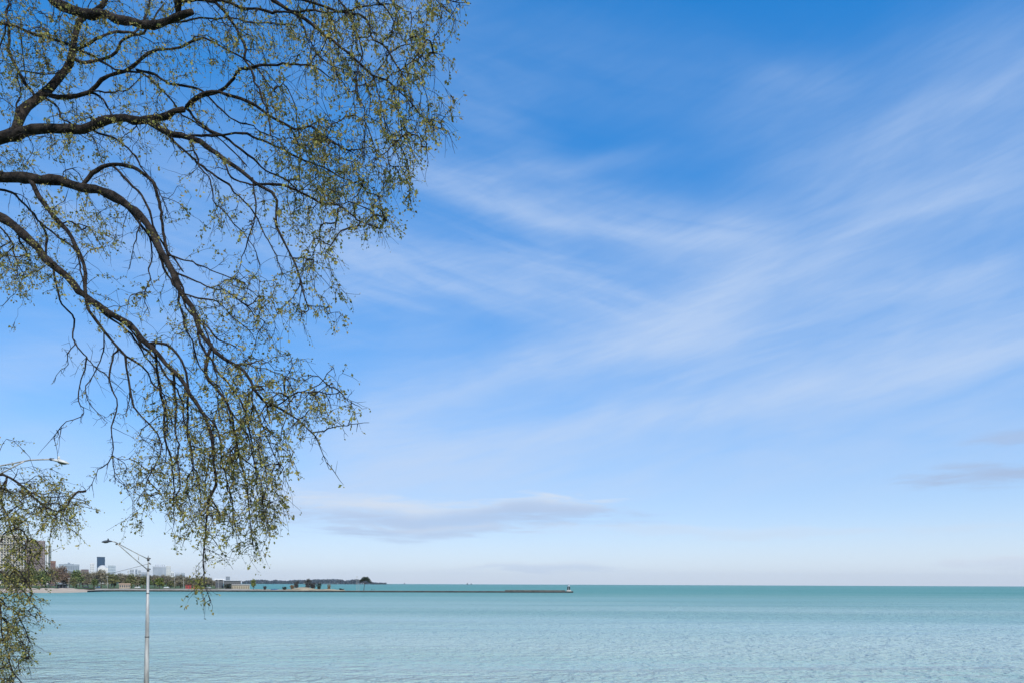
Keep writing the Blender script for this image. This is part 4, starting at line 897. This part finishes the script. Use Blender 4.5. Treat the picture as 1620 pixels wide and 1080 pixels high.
# crown targets
BL = np.array(BLOBS, float); wgt = BL[:, 2]*BL[:, 3]*BL[:, 4]
NA = 6000
pick = T.choice(len(BL), NA, p=wgt/wgt.sum())
uv = T.normal(size=(NA, 2))*0.62; uv = np.clip(uv, -1.25, 1.25)
A2 = BL[pick, :2] + uv*BL[pick, 2:4]
near = np.array([np.argmin(((LP2 - a)**2).sum(1)) for a in A2])
AD = NP[near, 1] + T.normal(size=NA)*0.55
AP = np.array([at(a[0], a[1], d) for a, d in zip(A2, AD)])
order = np.argsort(((AP - NP[near])**2).sum(1))
cap = len(NP) + NA*14
SP = np.zeros((cap, 3)); ST = np.zeros((cap, 3)); SP[:len(NP)] = NP; ST[:len(NP)] = NT; cnt = len(NP)
CH = []                                             # chains: (start index, indices, points)
par = np.full(cap, -1)
DOWN = np.array([0, 0, -1.0])
for ai in order:
    a = AP[ai]; dv = a - SP[:cnt]; d = np.linalg.norm(dv, axis=1) + 1e-6
    pref = 0.8*ST[:cnt] + 0.55*DOWN; pref /= np.linalg.norm(pref, axis=1)[:, None] + 1e-9
    cs = (dv*pref).sum(1)/d
    cost = d*(1 + 0.85*(1 - cs)); j = int(np.argmin(cost)); L = d[j]
    if L < 0.10 or L > 3.2: continue
    n = max(3, min(13, int(L/0.085)))
    p0 = SP[j]; t0 = ST[j]*0.5 + dv[j]/L*0.8; t0 /= np.linalg.norm(t0)
    e = dv[j]/L*0.7 + DOWN*0.75; e /= np.linalg.norm(e)
    c1 = p0 + t0*L*0.38; c2 = a - e*L*0.34
    t = np.linspace(0, 1, n+1)[1:, None]
    Q = p0*(1-t)**3 + 3*c1*t*(1-t)**2 + 3*c2*t*t*(1-t) + a*t**3
    Q += T.normal(size=Q.shape)*0.017*np.minimum(1, L)
    tg = np.gradient(np.vstack([p0, Q]), axis=0)[1:]; tg /= np.linalg.norm(tg, axis=1)[:, None] + 1e-9
    ids = np.arange(cnt, cnt+n); SP[ids] = Q; ST[ids] = tg; par[ids] = np.concatenate([[j], ids[:-1]]); cnt += n
    CH.append((j, ids))
# radii by the pipe rule
tipn = np.zeros(cnt); 
for j, ids in CH: tipn[ids[-1]] += 1
load = tipn.copy(); nl = len(NP)
for i in range(cnt-1, nl-1, -1):
    if par[i] >= nl: load[par[i]] += load[i]
SR = 0.0021*np.maximum(load, 1)**0.55
def tubes(chains, n):
    """many thin tapering twigs as one array mesh"""
    V = []; F = []; b = 0
    ang = 2*np.pi*np.arange(n)/n
    for P, R in chains:
        m = len(P); tg = np.gradient(P, axis=0); tg /= np.linalg.norm(tg, axis=1)[:, None] + 1e-9
        ref = np.where(np.abs(tg[:, 2:3]) > 0.9, [[1.0, 0, 0]], [[0, 0, 1.0]]); N = np.cross(tg, ref); N /= np.linalg.norm(N, axis=1)[:, None] + 1e-9; B = np.cross(tg, N)
        V.append((P[:, None, :] + (N[:, None, :]*np.cos(ang)[None, :, None] + B[:, None, :]*np.sin(ang)[None, :, None])*R[:, None, None]).reshape(-1, 3))
        i = (np.arange(m-1)[:, None]*n + np.arange(n)[None, :]); k = (np.arange(m-1)[:, None]*n + (np.arange(n)[None, :] + 1) % n)
        F.append(np.stack([i, k, k + n, i + n], -1).reshape(-1, 4) + b); b += m*n
    return np.concatenate(V), np.concatenate(F)
twig = []
for j, ids in CH:
    P = np.vstack([SP[j], SP[ids]]); R = np.concatenate([[SR[ids[0]]], SR[ids]])*np.linspace(1.1, 0.9, len(ids)+1)
    twig.append((P, R))
# side twiglets with the leaf tufts
tw2 = []; LC = []; LD = []
leafy = np.clip(T.gamma(1.6, 0.62, len(CH)), 0.0, 2.6); LN = []
for ci in range(len(CH)):
    j, ids = CH[ci]
    lf = leafy[ci]
    k = T.poisson(1.8) + 1
    for q in range(k):
        i = ids[min(len(ids)-1, int(len(ids)*T.random()**0.6))]
        L = T.uniform(0.07, 0.26)
        dirv = ST[i]*0.7 + T.normal(size=3)*0.55 + DOWN*T.uniform(-0.1, 0.9); dirv /= np.linalg.norm(dirv)
        m = 4; t = np.linspace(0, 1, m)[:, None]
        Q = SP[i] + dirv*L*t + DOWN*(0.05*t*t)*L*4*T.random() + T.normal(size=(m, 3))*0.006*t
        tw2.append((Q, np.linspace(0.0024, 0.0013, m)))
        for qi, pr in ((3, 1.0), (2, 0.75), (1, 0.4)):
            if T.random() < pr*min(1, lf + .15): LC.append(Q[qi]); LD.append(dirv); LN.append(lf)
    if lf > 0.3: LC.append(SP[ids[-1]]); LD.append(ST[ids[-1]]); LN.append(lf)
    for i in ids[::3]:
        if T.random() < 0.45*lf: LC.append(SP[i]); LD.append(ST[i]); LN.append(lf)
# bare spurs and short side shoots along the limbs
inf = np.where((NR < 0.075) & (NP[:, 0] > -11.5))[0]
for i in T.choice(inf, 2600):
    L = T.uniform(0.03, 0.22)*(1.0 if T.random() < 0.75 else 1.6); m = 5
    dirv = NT[i]*T.uniform(-.1, .8) + T.normal(size=3)*0.6 + DOWN*T.uniform(-.2, 1.0); dirv /= np.linalg.norm(dirv)
    t = np.linspace(0, 1, m)[:, None]; Q = NP[i] + dirv*L*t + T.normal(size=(m, 3))*0.012*t + DOWN*0.12*L*t*t
    tw2.append((Q, np.linspace(0.0042, 0.0015, m)*(0.7 + 0.6*T.random())))
    if T.random() < 0.3: LC.append(Q[-1]); LD.append(dirv); LN.append(0.5)
    if T.random() < 0.6:
        d2 = dirv + T.normal(size=3)*0.6; d2 /= np.linalg.norm(d2); Q2 = Q[2] + d2*L*0.5*t; tw2.append((Q2, np.linspace(0.0024, 0.0012, m)))
V, F = tubes(twig + tw2, 4)
tw = raw_mesh('twigs', V, F, bark, None, True); tw.parent = tree; tw.matrix_parent_inverse = Matrix.Translation(tree.location).inverted(); tw['kind'] = 'stuff'
# leaves: small folded blades in tufts of two to five
LC = np.array(LC); LD = np.array(LD)
rep = np.maximum(1, T.poisson(1.5 + 1.7*np.array(LN))); C = np.repeat(LC, rep, axis=0); Dv_ = np.repeat(LD, rep, axis=0); nL = len(C)
C = C + T.normal(size=(nL, 3))*0.017
u = Dv_*0.5 + T.normal(size=(nL, 3))*0.65 + DOWN*0.35; u /= np.linalg.norm(u, axis=1)[:, None]
v = np.cross(u, T.normal(size=(nL, 3))); v /= np.linalg.norm(v, axis=1)[:, None] + 1e-9; w = np.cross(u, v)
Ls = ((0.015 + 0.029*T.random(nL)**1.3)*np.repeat(T.uniform(.75, 1.3, len(LC)), rep))[:, None]; Ws = Ls*(0.26 + 0.14*T.random(nL))[:, None]
V = np.zeros((nL*6, 3)); 
V[0::6] = C; V[1::6] = C + u*Ls*0.45 + v*Ws + w*Ws*0.35; V[2::6] = C + u*Ls*0.5; V[3::6] = C + u*Ls*0.45 - v*Ws + w*Ws*0.35
V[4::6] = C + u*Ls; V[5::6] = C + u*Ls*1.0 + w*0.001
b = np.arange(nL)*6
F = np.concatenate([np.stack([b, b+2, b+4, b+1], 1), np.stack([b, b+3, b+4, b+2], 1)])
leafmat = mat('young_olive_leaves', (0.38, 0.335, 0.095), 0.6, 0.22, 1.2, island=0.4, trans=0.5, spec=0.3)
lv = raw_mesh('foliage', V, F, leafmat); lv.parent = tree; lv.matrix_parent_inverse = Matrix.Translation(tree.location).inverted(); lv['kind'] = 'stuff'
tag(tree, 'large tree with dark drooping limbs and young olive leaves overhanging the lakeshore', 'tree')
print('TREE', len(CH), cnt, nL)

# ================================================================== lake haze
hm = bpy.data.materials.new('lake_haze'); hm.use_nodes = True; hn = hm.node_tree
hn.nodes.remove(hn.nodes['Principled BSDF']); pv = hn.nodes.new('ShaderNodeVolumePrincipled')
pv.inputs['Color'].default_value = (0.93, 0.96, 1.0, 1); pv.inputs['Density'].default_value = 3.6e-5; pv.inputs['Anisotropy'].default_value = 0.3
hn.links.new(pv.outputs[0], hn.nodes['Material Output'].inputs['Volume'])
hz_ = MB().box(-10500, 10500, -400, 10500, -1.9, 165).build('haze', hm); tag(hz_, 'thin pale haze over the lake', 'haze', kind='stuff')
